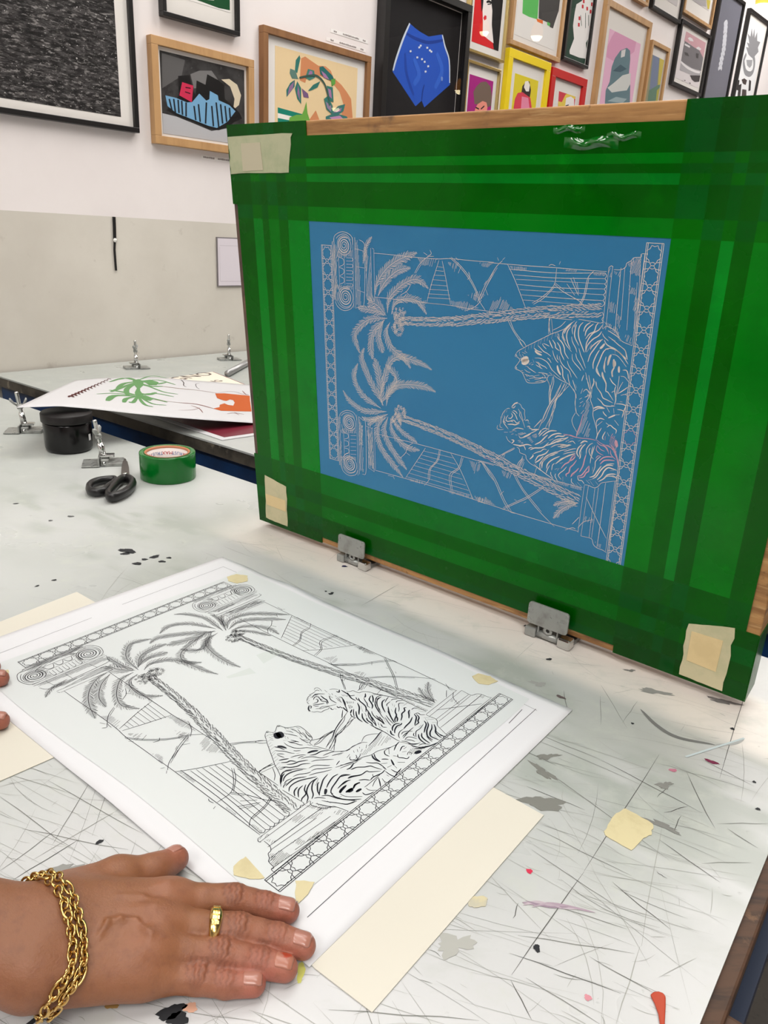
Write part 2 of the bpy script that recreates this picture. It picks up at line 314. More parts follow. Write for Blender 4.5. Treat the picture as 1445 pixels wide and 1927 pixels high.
INK_STROKES='''0.55:4999,3720,5061,3762,5115,3793,5178,3831,5262,3880,5363,3940,5440,3974,5529,4024,5630,4117;0.55:4920,3658,4902,3614,4936,3608,4970,3576,4953,3539,4914,3479,4926,3458,4963,3450,5011,3431,5048,3378,5085,3325,5132,3317,5211,3330,5298,3352,5341,3380,5355,3417,5375,3449,5420,3457;0.55:4920,3658,4950,3690,4999,3720;0.55:5428,3465,5475,3437,5561,3406,5641,3380,5696,3328,5738,3271,5737,3223,5737,3165,5765,3072;0.55:5545,3388,5496,3233,5417,3099,5347,2912,5298,2770;0.55:5583,3385,5524,3240,5483,3159,5461,3040,5432,2886,5432,2774;0.55:5608,3378,5560,3257,5491,3169,5486,3104,5475,3008;0.55:5355,3400,5403,3304,5409,3195,5412,3104;0.55:5431,3446,5442,3369,5420,3254,5412,3104;0.55:5244,2784,5323,2879;0.55:4942,3824,4962,3780,5018,3728;0.55:4947,3828,4999,3804,5044,3753;0.55:5327,4125,5315,4046,5322,3932;0.55:5318,4117,5315,4016,5344,3943;0.55:5827,3551,5853,3481,5881,3400,5917,3327,5931,3267;0.55:5200,3341,5266,3364,5312,3356;0.55:5223,3353,5295,3372,5331,3364;0.55:5232,3397,5295,3406,5358,3415;0.55:5186,3371,5258,3390,5298,3420;0.55:5115,3368,5183,3391,5232,3397;0.55:5102,3398,5166,3407,5203,3389;0.55:5049,3413,5090,3409,5122,3397;0.55:5042,3472,5085,3449,5126,3445;0.55:5052,3515,5093,3511;0.55:5094,3545,5114,3543;0.55:5130,3537,5158,3553;0.55:4994,3447,5024,3454;0.55:5016,3435,5042,3428;0.55:5065,3406,5093,3389;0.55:5081,3356,5124,3342;0.55:5181,3411,5247,3434;0.55:5279,3455,5316,3438,5330,3407;0.55:5333,3455,5364,3443;0.55:5372,3485,5408,3467;0.55:4972,3643,4991,3608;0.55:4994,3674,5040,3664;0.55:5027,3694,5063,3676;0.55:5002,3649,5020,3624;0.55:4967,3596,5003,3597;1.1:5034,3738,5038,3700;1.1:5078,3763,5073,3717;1.1:5111,3789,5111,3732;1.1:5158,3818,5148,3746;1.1:5209,3850,5197,3782;1.1:5240,3869,5225,3804;1.1:5281,3893,5275,3836;1.1:5320,3919,5311,3850;1.1:5374,3945,5363,3879;1.1:5414,3969,5411,3910;1.1:5440,3974,5430,3923;1.1:4959,3673,4960,3620;1.1:4960,3689,4961,3654;1.1:5183,3588,5225,3565,5261,3514;1.1:5207,3591,5260,3557,5311,3543,5343,3521;1.1:5188,3550,5234,3531,5281,3513;1.1:5168,3628,5230,3635,5300,3619,5353,3586,5400,3525,5438,3498,5528,3437;1.1:5229,3460,5288,3464,5361,3462;1.1:5078,3508,5137,3478,5200,3453;1.1:5197,3782,5228,3760,5276,3723,5332,3703,5378,3675;1.1:5250,3812,5273,3782,5310,3755;1.1:5264,3815,5308,3805,5347,3792;1.1:5391,3751,5414,3690,5449,3640,5477,3615;1.1:5453,3708,5459,3671,5477,3647;1.1:5483,3696,5506,3634,5557,3579,5624,3540,5659,3467;1.1:5611,3504,5627,3433,5657,3364;1.1:5677,3442,5705,3383,5734,3324;1.1:5717,3396,5739,3352;1.1:5587,3653,5615,3596,5676,3530,5732,3469;1.1:5334,3652,5360,3636,5389,3600;1.1:5389,3665,5407,3640;1.1:5103,3554,5141,3569;1.1:5141,3612,5165,3571;1.1:5641,3741,5651,3677,5691,3633,5748,3586,5766,3562;1.1:5488,3929,5523,3882,5557,3834,5632,3764;1.1:5683,3754,5702,3699,5746,3649,5805,3572;1.1:5612,3939,5631,3877,5678,3811,5695,3765;1.1:5628,4076,5611,4020,5625,3963;1.1:5716,3819,5742,3751,5780,3686,5822,3601;1.1:5662,4114,5643,4090,5634,4042;1.1:5975,4017,5999,3981,6057,3941;1.1:6033,4057,6086,4034,6150,4002,6217,3953;1.1:6046,3991,6110,3958,6168,3919,6257,3862,6298,3771;1.1:6090,3957,6139,3959;1.1:6036,4041,6084,4062;1.1:6169,3971,6196,3959;1.1:5967,3465,5983,3404,6015,3367;1.1:5810,3521,5796,3473,5791,3445;1.1:5822,3321,5853,3356,5904,3324,5894,3254,5869,3213;1.1:6139,3865,6149,3814;1.7:5508,3593,5540,3539,5552,3463,5599,3402;1.7:5337,3864,5362,3817,5392,3773;1.7:5377,3873,5416,3828,5427,3787,5479,3755;1.7:5440,3852,5481,3799,5500,3734,5549,3657;1.7:5430,3923,5458,3889,5499,3858,5535,3801,5549,3742,5601,3678;1.7:5605,4098,5544,4039,5503,3974,5506,3927,5541,3879;1.7:5593,4051,5558,3997,5551,3930,5577,3853,5613,3797;1.7:5595,4078,5539,4014,5519,3960;1.7:5659,4082,5647,4015,5652,3939,5712,3846;1.7:5737,4114,5699,4066,5690,3997,5707,3923,5753,3837,5786,3777;1.7:5825,4122,5781,4088,5760,4052,5752,4010;1.7:5861,4109,5809,4062,5781,4018,5774,3961;1.7:5916,4126,5893,4093,5877,4026,5824,3992,5784,3930;1.7:5965,4107,5927,4048,5868,4007,5826,3948,5799,3874,5802,3783;1.7:5966,4038,5935,3986,5869,3936,5814,3859,5802,3783;1.7:5988,3950,5931,3920,5867,3853,5856,3820;1.7:5983,3955,5940,3898,5896,3826,5859,3760,5840,3675;1.7:5866,3882,5815,3786;1.7:5965,3832,5932,3764,5906,3672,5914,3605;1.7:6050,3767,6040,3691,6039,3635,6062,3585;1.7:6057,3859,6024,3833,6000,3786,5977,3707,5954,3627,5959,3578,6012,3528;1.7:6153,3657,6135,3603,6158,3553;1.7:6029,3586,6046,3534,6093,3460;1.7:6005,3948,6040,3902,6094,3879,6139,3865,6218,3818,6295,3767;1.7:6045,3856,6101,3866,6176,3844,6244,3794,6312,3718;1.7:5930,3500,5940,3445,5918,3374;1.7:5148,3746,5195,3718,5260,3706;3.5:5162,3717,5199,3690,5259,3674;3.5:5467,3583,5486,3526,5522,3476;3.5:5448,3951,5462,3893;3.5:6033,3853,6067,3849;3.5:6107,3798,6090,3758,6079,3670;3.5:6017,3909,5988,3867,5967,3845;3.5:5851,3262,5900,3296;3.5:6142,3752,6147,3705,6153,3657;3.5:6211,3681,6215,3642,6220,3609;3.5:5737,3281,5745,3232;9:4988,3567,5038,3598,5084,3619;9:4998,3541,5050,3561,5092,3595;9:5011,3572,5068,3595;5:4996,3569,5064,3591,5066,3572;5:5029,3590,5087,3603;5:5013,3553,5057,3563;5:4907,3635,4929,3623;5:4926,3485,4938,3465;0.8:6036,3023,6025,2985,6040,2904,6056,2823;0.8:6033,2945,6095,3017;0.8:6045,2783,6117,2748,6185,2735,6263,2711,6310,2683;0.8:6164,3371,6190,3392,6210,3358;0.8:6228,3573,6229,3530,6227,3460,6222,3362,6225,3330;0.8:6245,3572,6291,3571,6344,3522;0.8:6279,3512,6248,3440,6234,3365;0.8:6275,3357,6318,3375,6354,3363,6352,3314;0.8:6273,3284,6303,3286;0.8:6318,3375,6361,3407;0.8:6238,3120,6288,3135;0.8:6210,3193,6222,3135;0.8:6153,2848,6154,2797;0.8:6239,2897,6222,2849,6264,2842;0.8:6249,2872,6233,2838;0.8:6267,2871,6247,2825;0.8:6117,3803,6168,3797,6221,3761,6295,3686;0.8:6157,3848,6201,3834,6276,3771;0.8:5702,3338,5731,3279,5737,3240;0.8:5737,3240,5743,3152,5762,3067,5807,3024;0.8:5754,3057,5720,2969,5742,2897,5797,2826;0.8:5825,3058,5858,3109;0.8:5840,3493,5879,3425,5910,3334,5922,3244,5966,3155,5973,3067,6006,2986,6040,2904;0.8:5870,3526,5894,3442,5915,3376;0.8:5947,3469,5927,3412,5926,3319;0.8:5851,3358,5869,3357,5895,3317;0.8:5786,3226,5815,3248;0.8:5799,3182,5835,3213;0.8:5792,3139,5810,3154;0.8:5813,3362,5797,3297;0.8:5857,3192,5838,3145;1.5:6095,2936,6059,2853,6045,2783;1.5:6021,3005,6064,3046,6119,3042;1.5:5973,3116,6029,3159,6107,3172;1.5:6001,3280,6052,3247,6091,3211,6145,3207,6213,3220;1.5:5960,3472,5981,3406,6037,3346,6070,3293,6117,3279,6193,3254;1.5:6024,3591,6030,3541,6085,3460,6093,3378,6122,3366,6196,3282;1.5:5957,3624,5975,3578,6010,3530;1.5:6042,3719,6045,3658,6049,3597;1.5:6121,3536,6157,3489,6206,3457;1.5:6206,3457,6197,3400,6222,3303,6214,3234;1.5:6103,3788,6078,3727,6077,3672;1.5:6241,3373,6299,3422,6344,3466;1.5:6228,3251,6300,3259,6346,3246,6335,3196,6322,3118;1.5:6254,3189,6311,3189,6333,3169,6320,3104;1.5:6087,3136,6106,3111,6143,3084;1.5:6159,2957,6193,2989,6234,2966,6274,2944,6270,2901;1.5:6147,2903,6120,2829,6135,2798;1.5:6171,2897,6198,2855;1.5:5852,3066,5832,2932,5803,2821,5796,2775;1.5:6259,3643,6300,3647,6324,3610,6336,3558;1.5:6203,3899,6260,3860,6286,3783;2.4:5971,3149,6012,3175,6056,3181,6107,3172;2.4:6163,3662,6140,3613,6149,3547;2.4:6125,3195,6167,3139;2.4:6159,3068,6218,3107,6238,3120;2.4:6140,3007,6181,2985;2.4:6238,3058,6293,3006;2.4:6177,3223,6225,3224;2.4:5887,3308,5875,3272;5.5:6281,2826,6295,2780,6307,2744;5.5:6152,3736,6156,3697,6158,3667;5.5:6211,3674,6218,3639;0.7:4720,2700,4710,2662,4729,2644,4767,2647,4808,2662;0.7:4748,2720,4756,2682,4786,2676;0.7:4756,2822,4761,2771,4761,2724;0.7:4822,2926,4789,2882,4772,2837,4775,2804;0.7:4830,2934,4861,2948,4878,2947;0.7:4998,3036,5027,3022,5047,2989,5085,2967,5086,2923,5101,2866,5088,2834;0.7:4850,2575,4880,2530,4925,2503;0.7:5013,2465,5049,2447,5062,2402,5105,2393,5147,2383,5161,2338,5221,2289,5307,2261,5375,2226;0.7:4997,2964,5022,2927,5022,2882,5069,2822,5107,2742;0.7:5032,2938,5050,2885,5077,2822;0.7:4805,2309,4875,2358,4943,2405,4988,2442;0.7:4834,2282,4851,2331;0.7:5232,2769,5275,2828,5325,2894;0.7:5295,2766,5327,2850,5350,2940,5383,3031,5420,3116,5473,3210,5502,3285,5545,3383;0.7:5385,2794,5416,2877,5447,2957,5489,3077,5491,3142,5518,3207,5583,3296,5640,3367;0.7:5332,2845,5376,2914,5405,3010,5446,3118,5503,3208,5588,3379;0.7:5430,2780,5434,2832,5462,2929,5470,3002;0.7:5350,3403,5394,3323,5392,3235,5412,3098;0.7:5422,3436,5418,3365,5403,3289,5427,3124;0.7:5018,2170,5055,2265,5096,2322,5104,2362;0.7:5053,2169,5082,2255,5120,2330;0.7:5096,2160,5133,2286;0.7:5146,2615,5183,2639;0.7:5155,2606,5197,2641;0.7:5171,2606,5202,2622;0.7:5181,2589,5211,2613;0.7:5198,2580,5224,2600;0.7:5212,2566,5238,2587;0.7:5214,2655,5265,2694;0.7:5227,2642,5278,2695;0.7:5243,2641,5283,2677;0.7:5260,2640,5283,2662;0.7:5021,2628,5114,2675;0.7:5050,2632,5131,2675;0.7:5019,2646,5086,2672;0.7:4942,2674,4992,2672;0.7:4922,2615,4954,2631;0.7:4980,2622,5009,2625;0.7:5021,2552,5057,2563;0.7:5039,2534,5066,2554;0.7:5061,2529,5092,2545;0.7:5075,2515,5101,2536;1.4:4861,2858,4833,2809,4853,2775,4901,2789,4939,2783;1.4:4903,2893,4923,2859,4898,2823,4865,2824;1.4:4818,2839,4802,2777,4834,2746;1.4:4909,2917,4953,2890,4981,2847,4997,2818;1.4:4889,2786,4945,2808,4988,2781,5034,2812;1.4:4904,2966,4932,2968,4957,3003;1.4:4924,2932,4961,2926,4988,2900;1.4:4811,2906,4802,2869;1.4:4839,2925,4830,2888;1.4:4804,2853,4802,2823;1.4:4790,2774,4810,2739,4875,2677;1.4:4930,2670,4995,2714,5052,2720,5093,2718;1.4:4895,2642,4943,2657;1.4:5030,2620,5053,2597,5089,2609,5123,2637,5249,2724,5281,2751;1.4:5104,2833,5135,2848,5153,2830;1.4:5133,2762,5167,2773,5178,2747,5211,2746;1.4:5138,2815,5175,2809;1.4:5142,2753,5183,2772;1.4:5155,2740,5202,2754;1.4:5082,2601,5158,2648,5212,2700;1.4:5037,2473,5105,2501,5128,2479,5140,2453;1.4:5178,2478,5204,2498,5244,2506;1.4:5250,2424,5306,2461,5348,2481,5387,2518,5430,2521;1.4:5354,2308,5389,2382,5444,2449,5516,2497,5563,2525;1.4:5382,2282,5380,2330,5437,2411,5512,2472,5587,2516;1.4:5332,2571,5414,2638;1.4:5308,2667,5353,2725,5414,2781;1.4:5336,2756,5378,2787,5436,2788;1.4:5466,2603,5523,2663,5591,2696,5656,2717,5700,2743;1.4:5480,2561,5539,2605,5616,2630,5707,2641;1.4:5568,2591,5617,2602,5676,2601;1.4:5622,2763,5689,2767,5768,2760,5800,2756;1.4:5700,2675,5743,2689;1.4:5729,2730,5765,2736;1.4:5286,2327,5307,2292;2.1:4860,2737,4926,2751,4971,2753,5029,2787;2.1:4900,2970,4939,3020,4984,3049;2.1:4963,3027,4993,3040;2.1:4929,2546,4968,2540,4934,2494;2.1:4956,2488,5019,2491,5076,2498,5155,2530,5221,2528;2.1:5197,2730,5243,2744,5304,2758;2.1:5204,2468,5260,2505,5323,2520,5387,2548,5448,2620;2.1:5206,2342,5249,2394,5243,2415;2.1:5282,2332,5317,2405,5366,2434,5421,2471,5457,2524;2.1:5284,2314,5336,2357,5391,2425;2.1:5261,2550,5332,2600,5385,2666,5425,2714;2.1:5430,2666,5487,2725,5555,2758,5607,2763;2.1:5336,2756,5320,2729,5301,2688;2.1:5353,2682,5412,2741,5465,2774,5540,2787;2.1:5452,2645,5505,2680;2.1:5519,2695,5560,2726,5623,2735,5657,2757;2.1:5412,2568,5488,2611,5576,2668,5611,2691;2.1:5676,2684,5710,2707;2.1:4816,2623,4870,2634;2.1:4819,2777,4844,2784;1.2:5268,2292,5343,2251,5443,2201,5529,2165,5592,2120;1.2:5422,2420,5357,2330,5357,2269,5369,2242;1.2:5422,2420,5479,2469,5555,2513,5629,2556,5695,2578;1.2:5392,2343,5417,2394,5474,2444,5544,2480;1.2:5383,2260,5387,2317,5394,2356;1.2:5487,2328,5457,2250,5450,2210;1.2:5519,2266,5525,2336,5552,2369;1.2:5610,2432,5662,2468,5712,2491;1.2:5560,2287,5596,2313;1.2:5618,2321,5596,2282;1.2:5510,2245,5515,2209,5549,2169;1.2:5579,2239,5573,2200,5612,2147;1.2:5713,2361,5679,2307,5629,2252,5618,2217,5659,2177;1.2:5677,2220,5683,2155;1.2:5619,2379,5663,2409;1.2:5779,2241,5828,2296;1.2:5793,2228,5796,2180,5839,2153;1.2:5784,2163,5820,2127;1.2:5852,2171,5903,2122;1.2:5871,2196,5946,2139;1.2:5866,2274,5885,2226,5926,2230,5963,2195;1.2:5945,2573,5944,2641,5976,2703,6014,2732;1.2:6007,2474,6008,2527,6014,2575,6029,2653,6040,2708;1.2:5885,2604,5887,2547;1.2:5826,2714,5858,2736;1.2:5852,2689,5905,2718;1.2:5987,2667,5976,2624,6000,2575,6043,2534;1.2:6018,2689,6011,2630,6014,2575;1.2:6047,2436,6045,2383;1.2:6051,2350,6072,2440,6070,2509,6106,2567,6133,2594;1.2:6070,2549,6088,2584,6118,2595;1.2:6203,2342,6268,2374,6336,2376,6372,2419;1.2:6263,2366,6313,2385,6362,2351;1.2:5980,2251,6035,2212;1.2:6005,2254,6064,2283;1.2:6032,2250,6086,2198;1.2:6101,2261,6146,2219;1.2:6200,2504,6259,2526,6303,2536;1.2:6256,2439,6309,2453;1.2:6070,2718,6063,2660,6098,2627,6158,2609;1.2:6074,2714,6118,2673,6169,2663;1.2:6056,2757,6100,2728,6165,2717,6220,2653;1.2:6130,2738,6188,2709,6223,2637;1.2:6168,2740,6210,2738,6275,2689,6319,2610;1.2:6233,2691,6251,2636,6313,2591;1.2:6339,2464,6372,2419;1.2:5602,2611,5672,2628,5736,2650;1.2:5681,2591,5735,2609;1.2:5658,2543,5759,2600,5812,2619;1.2:5648,2510,5726,2549,5811,2578;1.2:5699,2671,5754,2701,5795,2675;1.2:5607,2578,5663,2608,5740,2646;1.2:5523,2601,5589,2623,5667,2632,5732,2654;1.2:5555,2641,5618,2679,5693,2732;1.2:5645,2750,5709,2771,5773,2763,5847,2760,5932,2771,6010,2775,6043,2769;1.2:5717,2723,5755,2741;1.2:5679,2608,5747,2653;2.1:5450,2272,5454,2328,5491,2384,5547,2433,5611,2474;2.1:5561,2361,5619,2423,5690,2484,5770,2535,5808,2554;2.1:5639,2316,5686,2388,5734,2428,5771,2506,5811,2538;2.1:5729,2433,5780,2469,5813,2521;2.1:5832,2475,5798,2410,5760,2360,5751,2297,5714,2259,5726,2233;2.1:5779,2241,5795,2283,5837,2329,5872,2381;2.1:5866,2274,5915,2298,5953,2360,5992,2434;2.1:5884,2256,5943,2285,5971,2343,5999,2372,5998,2442;2.1:5883,2328,5920,2419,5931,2505,5945,2573;2.1:5923,2701,5887,2655,5862,2584,5875,2531,5866,2499;2.1:5881,2687,5839,2634,5825,2566,5858,2520;2.1:5858,2696,5902,2734,5946,2732;2.1:6020,2296,6074,2329,6111,2402,6149,2474;2.1:6059,2287,6103,2328,6148,2421,6203,2488,6253,2507,6291,2509;2.1:6118,2286,6165,2351,6191,2420,6235,2471,6292,2469,6339,2464;2.1:6136,2269,6196,2322,6235,2378,6291,2405,6339,2412;2.1:6116,2531,6160,2581,6215,2606,6277,2612;2.1:6131,2491,6171,2545,6230,2567,6302,2576;2.1:6226,2760,6277,2712,6313,2641,6335,2582,6356,2499;2.1:5668,2673,5704,2707;0.8:1966,4792,1966,4007;0.8:2004,4836,2006,3993;0.8:1990,4785,2005,4853,2054,4896,2160,4928,2274,4905,2329,4859,2338,4769;0.8:1989,3992,2035,3925,2142,3882,2263,3911,2324,3970,2338,4024;0.8:2044,4838,2088,4873,2170,4901,2250,4883,2305,4825;0.8:2031,3995,2072,3946,2156,3915,2252,3937,2302,4003;0.8:2341,4867,2335,3936;0.8:2375,4869,2370,3931;0.8:2453,4840,2530,4803,2550,4698,2524,4041,2453,3974,2382,3941;0.8:2573,4716,2571,4080;0.8:2651,4744,2661,4054;0.8:2706,4723,2707,4067;0.8:2673,4746,2706,4731;0.8:2571,4080,2661,4054,2707,4067;0.8:2377,4722,2539,4698;0.8:2398,4491,2534,4483;0.8:2401,4185,2527,4162;0.8:2182,4603,2180,4236;0.8:2077,4622,2083,4194;0.8:2705,4683,2890,4682,3102,4678,3411,4671,3729,4672,3912,4687,4275,4682,4535,4684;0.8:2707,4118,2885,4121,3103,4120,3440,4127,3563,4122,3942,4126,4211,4113,4571,4110;0.6:2217,4597,2321,4599;0.6:2215,4554,2320,4558;0.6:2214,4512,2318,4516;0.6:2212,4470,2317,4473;0.6:2210,4427,2316,4431;0.6:2209,4385,2314,4389;0.6:2207,4342,2313,4346;0.6:2206,4299,2311,4303;0.6:2204,4255,2310,4260;0.6:2203,4212,2309,4217;0.6:2321,4599,2336,4580,2320,4558;0.6:2318,4516,2334,4496,2317,4473;0.6:2316,4431,2331,4412,2314,4389;0.6:2313,4346,2328,4327,2311,4303;0.6:2310,4260,2326,4241,2309,4217;0.6:2076,4597,2158,4576,2167,4509,2082,4470;0.6:2082,4461,2159,4441,2162,4390,2089,4350;0.6:2089,4341,2159,4321,2162,4269,2085,4237;0.6:2040,4586,2079,4673,2104,4707;0.6:2050,4536,2088,4606;0.6:2048,4226,2069,4158,2092,4124;0.6:2025,4259,2058,4174;0.6:3749,4657,3704,4531,3639,4353,3573,4123;0.6:3798,4653,3863,4434,3941,4134;0.6:3722,4579,3810,4577;0.6:3704,4531,3821,4531;0.6:3676,4474,3842,4479;0.6:3657,4418,3863,4418;0.6:3629,4353,3885,4358;0.6:3610,4295,3906,4305;0.6:3591,4238,3927,4251;0.6:3582,4189,3939,4205;0.6:3573,4123,3942,4126;0.6:3911,4698,4057,4601,4194,4474,4293,4345,4354,4228,4453,4114;0.6:3930,4706,4075,4610,4212,4483,4311,4346,4373,4229;0.6:3373,4476,3453,4592,3572,4685,3670,4699;0.6:3394,4478,3473,4586;0.6:4353,4243,4435,4417,4542,4574;0.6:4381,4245,4454,4404,4543,4552;0.6:4174,4086,4303,4145,4391,4231;0.6:3146,4182,3251,4241,3313,4327;0.6:3230,4239,3293,4195;0.6:3188,4252,3156,4216;0.6:3609,4772,3630,4727,3571,4693;0.6:3996,4710,4035,4675;0.6:4190,4550,4211,4491,4176,4458;0.6:4450,4464,4417,4416;0.6:4438,4372,4478,4300;0.6:4076,4602,4041,4524;0.6:4277,4282,4333,4272;0.6:3511,4736,3571,4708;0.8:4462,4676,4725,4674,4979,4673,5337,4676,5618,4674,5946,4677;0.8:5676,4140,5770,4136,5939,4126;0.8:5192,4133,5358,4121,5599,4125;0.8:5963,4718,5969,4066;0.8:6005,4734,6007,4063;0.8:5963,4718,5989,4739,6013,4728;0.8:6099,4727,6107,4331,6118,4069;0.8:6140,4736,6169,4186;0.8:6201,4805,6248,4084;0.8:6226,4833,6222,4755;0.8:6296,4875,6362,4042;0.8:6337,4878,6328,3925;0.8:6294,4590,6325,4107;0.8:6023,4702,6101,4707,6147,4737,6156,4776,6201,4805,6225,4835,6300,4847,6302,4878,6354,4881;0.8:5977,4066,6018,4099,6127,4056,6198,3965,6328,3925;0.6:4746,4621,5311,4618,5933,4662;0.6:4819,4561,5348,4565,5934,4602;0.6:4848,4512,5940,4548;0.6:4870,4456,5358,4459,5939,4494;0.6:4908,4400,5939,4432;0.6:4930,4343,5528,4354,5940,4370;0.6:4960,4287,5940,4308;0.6:4725,4671,4842,4490,5001,4195;0.6:5926,4662,5949,4633,5934,4602;0.6:5934,4602,5956,4574,5940,4548;0.6:5933,4548,5958,4523,5939,4494;0.6:5936,4494,5958,4465,5939,4432;0.6:5937,4432,5958,4402,5940,4370;0.6:5940,4370,5961,4342,5940,4308;0.6:5947,4246,5967,4206,5949,4169;0.6:5949,4169,5967,4143,5939,4126;0.6:4474,4477,4571,4631,4653,4709;0.6:4476,4454,4589,4625;0.6:5080,4262,5206,4346,5339,4486,5353,4670;0.6:5098,4249,5224,4333,5356,4474;0.6:5338,4500,5457,4425,5654,4344,5721,4294;0.6:5353,4509,5471,4441;0.6:5660,4288,5709,4405,5734,4587,5799,4673;0.6:5683,4290,5724,4406,5749,4588;0.6:4770,4035,4849,3921,4946,3809,5003,3739;0.6:4796,4046,4867,3923,4962,3827;0.6:5310,4108,5343,3934;0.6:5343,4112,5376,3938;0.6:5522,4102,5464,4037,5372,3982;0.6:4601,4706,4582,4741;0.6:4653,4717,4685,4747;0.6:5256,4691,5286,4707,5335,4696;0.6:5381,4713,5393,4748;0.6:5536,4572,5611,4452,5648,4400;0.6:5565,4588,5625,4468;0.6:5495,4513,5601,4396;0.6:5617,4536,5645,4427;0.8:1966,2290,1963,1508;0.8:2004,2297,1997,1505;0.8:1991,2294,2032,2361,2146,2421,2268,2415,2327,2358,2338,2302;0.8:2030,2312,2082,2360,2157,2388,2243,2381,2295,2323;0.8:1996,1495,2045,1412,2159,1377,2287,1419,2335,1503;0.8:2035,1504,2079,1442,2160,1415,2263,1455,2303,1516;0.8:2341,2390,2338,1421;0.8:2376,2368,2369,1449;0.8:2376,2368,2459,2326,2506,2277,2502,1543,2426,1463;0.8:2553,2248,2552,1595;0.8:2637,2255,2661,1561;0.8:2672,2252,2686,1587;0.8:2518,2250,2636,2235;0.8:2552,1595,2661,1561;0.8:2172,2103,2175,1691;0.8:2071,2082,2072,1668;0.8:2694,2170,3377,2171,4013,2162,4695,2139;0.8:2686,1587,2782,1590,3248,1594,3822,1593,4404,1575,4731,1561;0.6:2207,2040,2319,2060;0.6:2205,1980,2317,2000;0.6:2203,1920,2315,1940;0.6:2201,1859,2313,1879;0.6:2199,1798,2312,1819;0.6:2197,1737,2310,1758;0.6:2070,2052,2152,2049,2155,1990,2078,1954;0.6:2072,1932,2153,1929,2156,1869,2079,1833;0.6:2073,1811,2154,1808,2157,1748,2079,1710;0.6:2037,2185,2058,2090,2108,2060;0.6:2028,1637,2095,1714,2147,1746;0.6:3594,2143,3510,2012,3248,1604;0.6:4013,2162,4185,1946,4404,1575;0.6:3563,2090,4056,2099;0.6:3521,2024,4100,2018;0.6:3478,1967,4134,1952;0.6:3435,1900,4177,1889;0.6:3392,1833,4220,1825;0.6:3348,1765,4275,1746;0.6:3304,1696,4328,1685;0.6:3270,1629,4382,1625;0.6:3155,1894,3245,1991,3289,2095,3377,2171;0.6:3245,2000,3324,1970;0.6:3847,2171,3810,2006,3687,1845,3669,1689,3584,1571;0.6:3827,2166,3789,2001,3665,1840,3647,1683;0.6:4196,2149,4143,1973,4004,1828,4056,1558;0.6:4217,2135,4163,1968,4036,1826,4077,1563;0.6:4492,2162,4616,2013,4708,1928;0.6:4521,2160,4635,2018;0.6:2924,1564,3018,1567;0.6:3064,1717,3133,1772;0.6:3041,1533,3018,1587;0.8:4450,2117,4523,2133,4697,1957,4858,1692,4975,1552,5081,1548;0.8:4541,2138,4723,1963,4884,1699,5001,1560;0.8:4988,2094,5103,1941,5234,1809,5416,1659,5629,1519;0.8:5007,2107,5123,1947,5253,1823,5432,1672;0.8:4867,1548,5070,1698,5233,1818,5434,2010;0.8:4874,1576,5068,1718,5223,1836,5425,2024;0.8:4448,2158,4684,2154,4984,2143,5323,2144,5932,2137;0.8:4480,1565,4758,1562,5081,1548,5544,1544,5950,1548;0.8:4715,2228,4798,2312,4978,2449;0.8:4743,2217,4848,2340;0.8:5034,2171,5106,2333;0.8:5067,2179,5132,2323;0.8:5289,2151,5313,2253;0.8:5966,2177,5952,1532;0.8:6018,2190,5996,1496;0.8:6103,2181,6104,1512;0.8:6147,2192,6135,1514;0.8:6226,2274,6223,1614,6218,1400;0.8:6337,2324,6335,1388;0.8:6371,2340,6371,1880,6357,1395;0.8:5996,1496,6105,1504,6145,1492,6168,1433,6218,1400,6296,1392,6344,1374;0.8:5966,2185,6018,2190,6088,2177,6138,2205,6176,2261,6260,2297,6371,2340;0.8:6006,2031,6155,1803,6321,1563;0.8:5945,1596,6012,1697,6129,1763;0.8:5863,1621,5904,1682,5945,1743;0.8:5777,1513,5868,1573,5916,1571;0.8:5541,1577,5576,1554;0.8:5067,1731,5032,1739;0.8:5172,1726,5204,1751;0.8:4818,1750,4867,1814'''
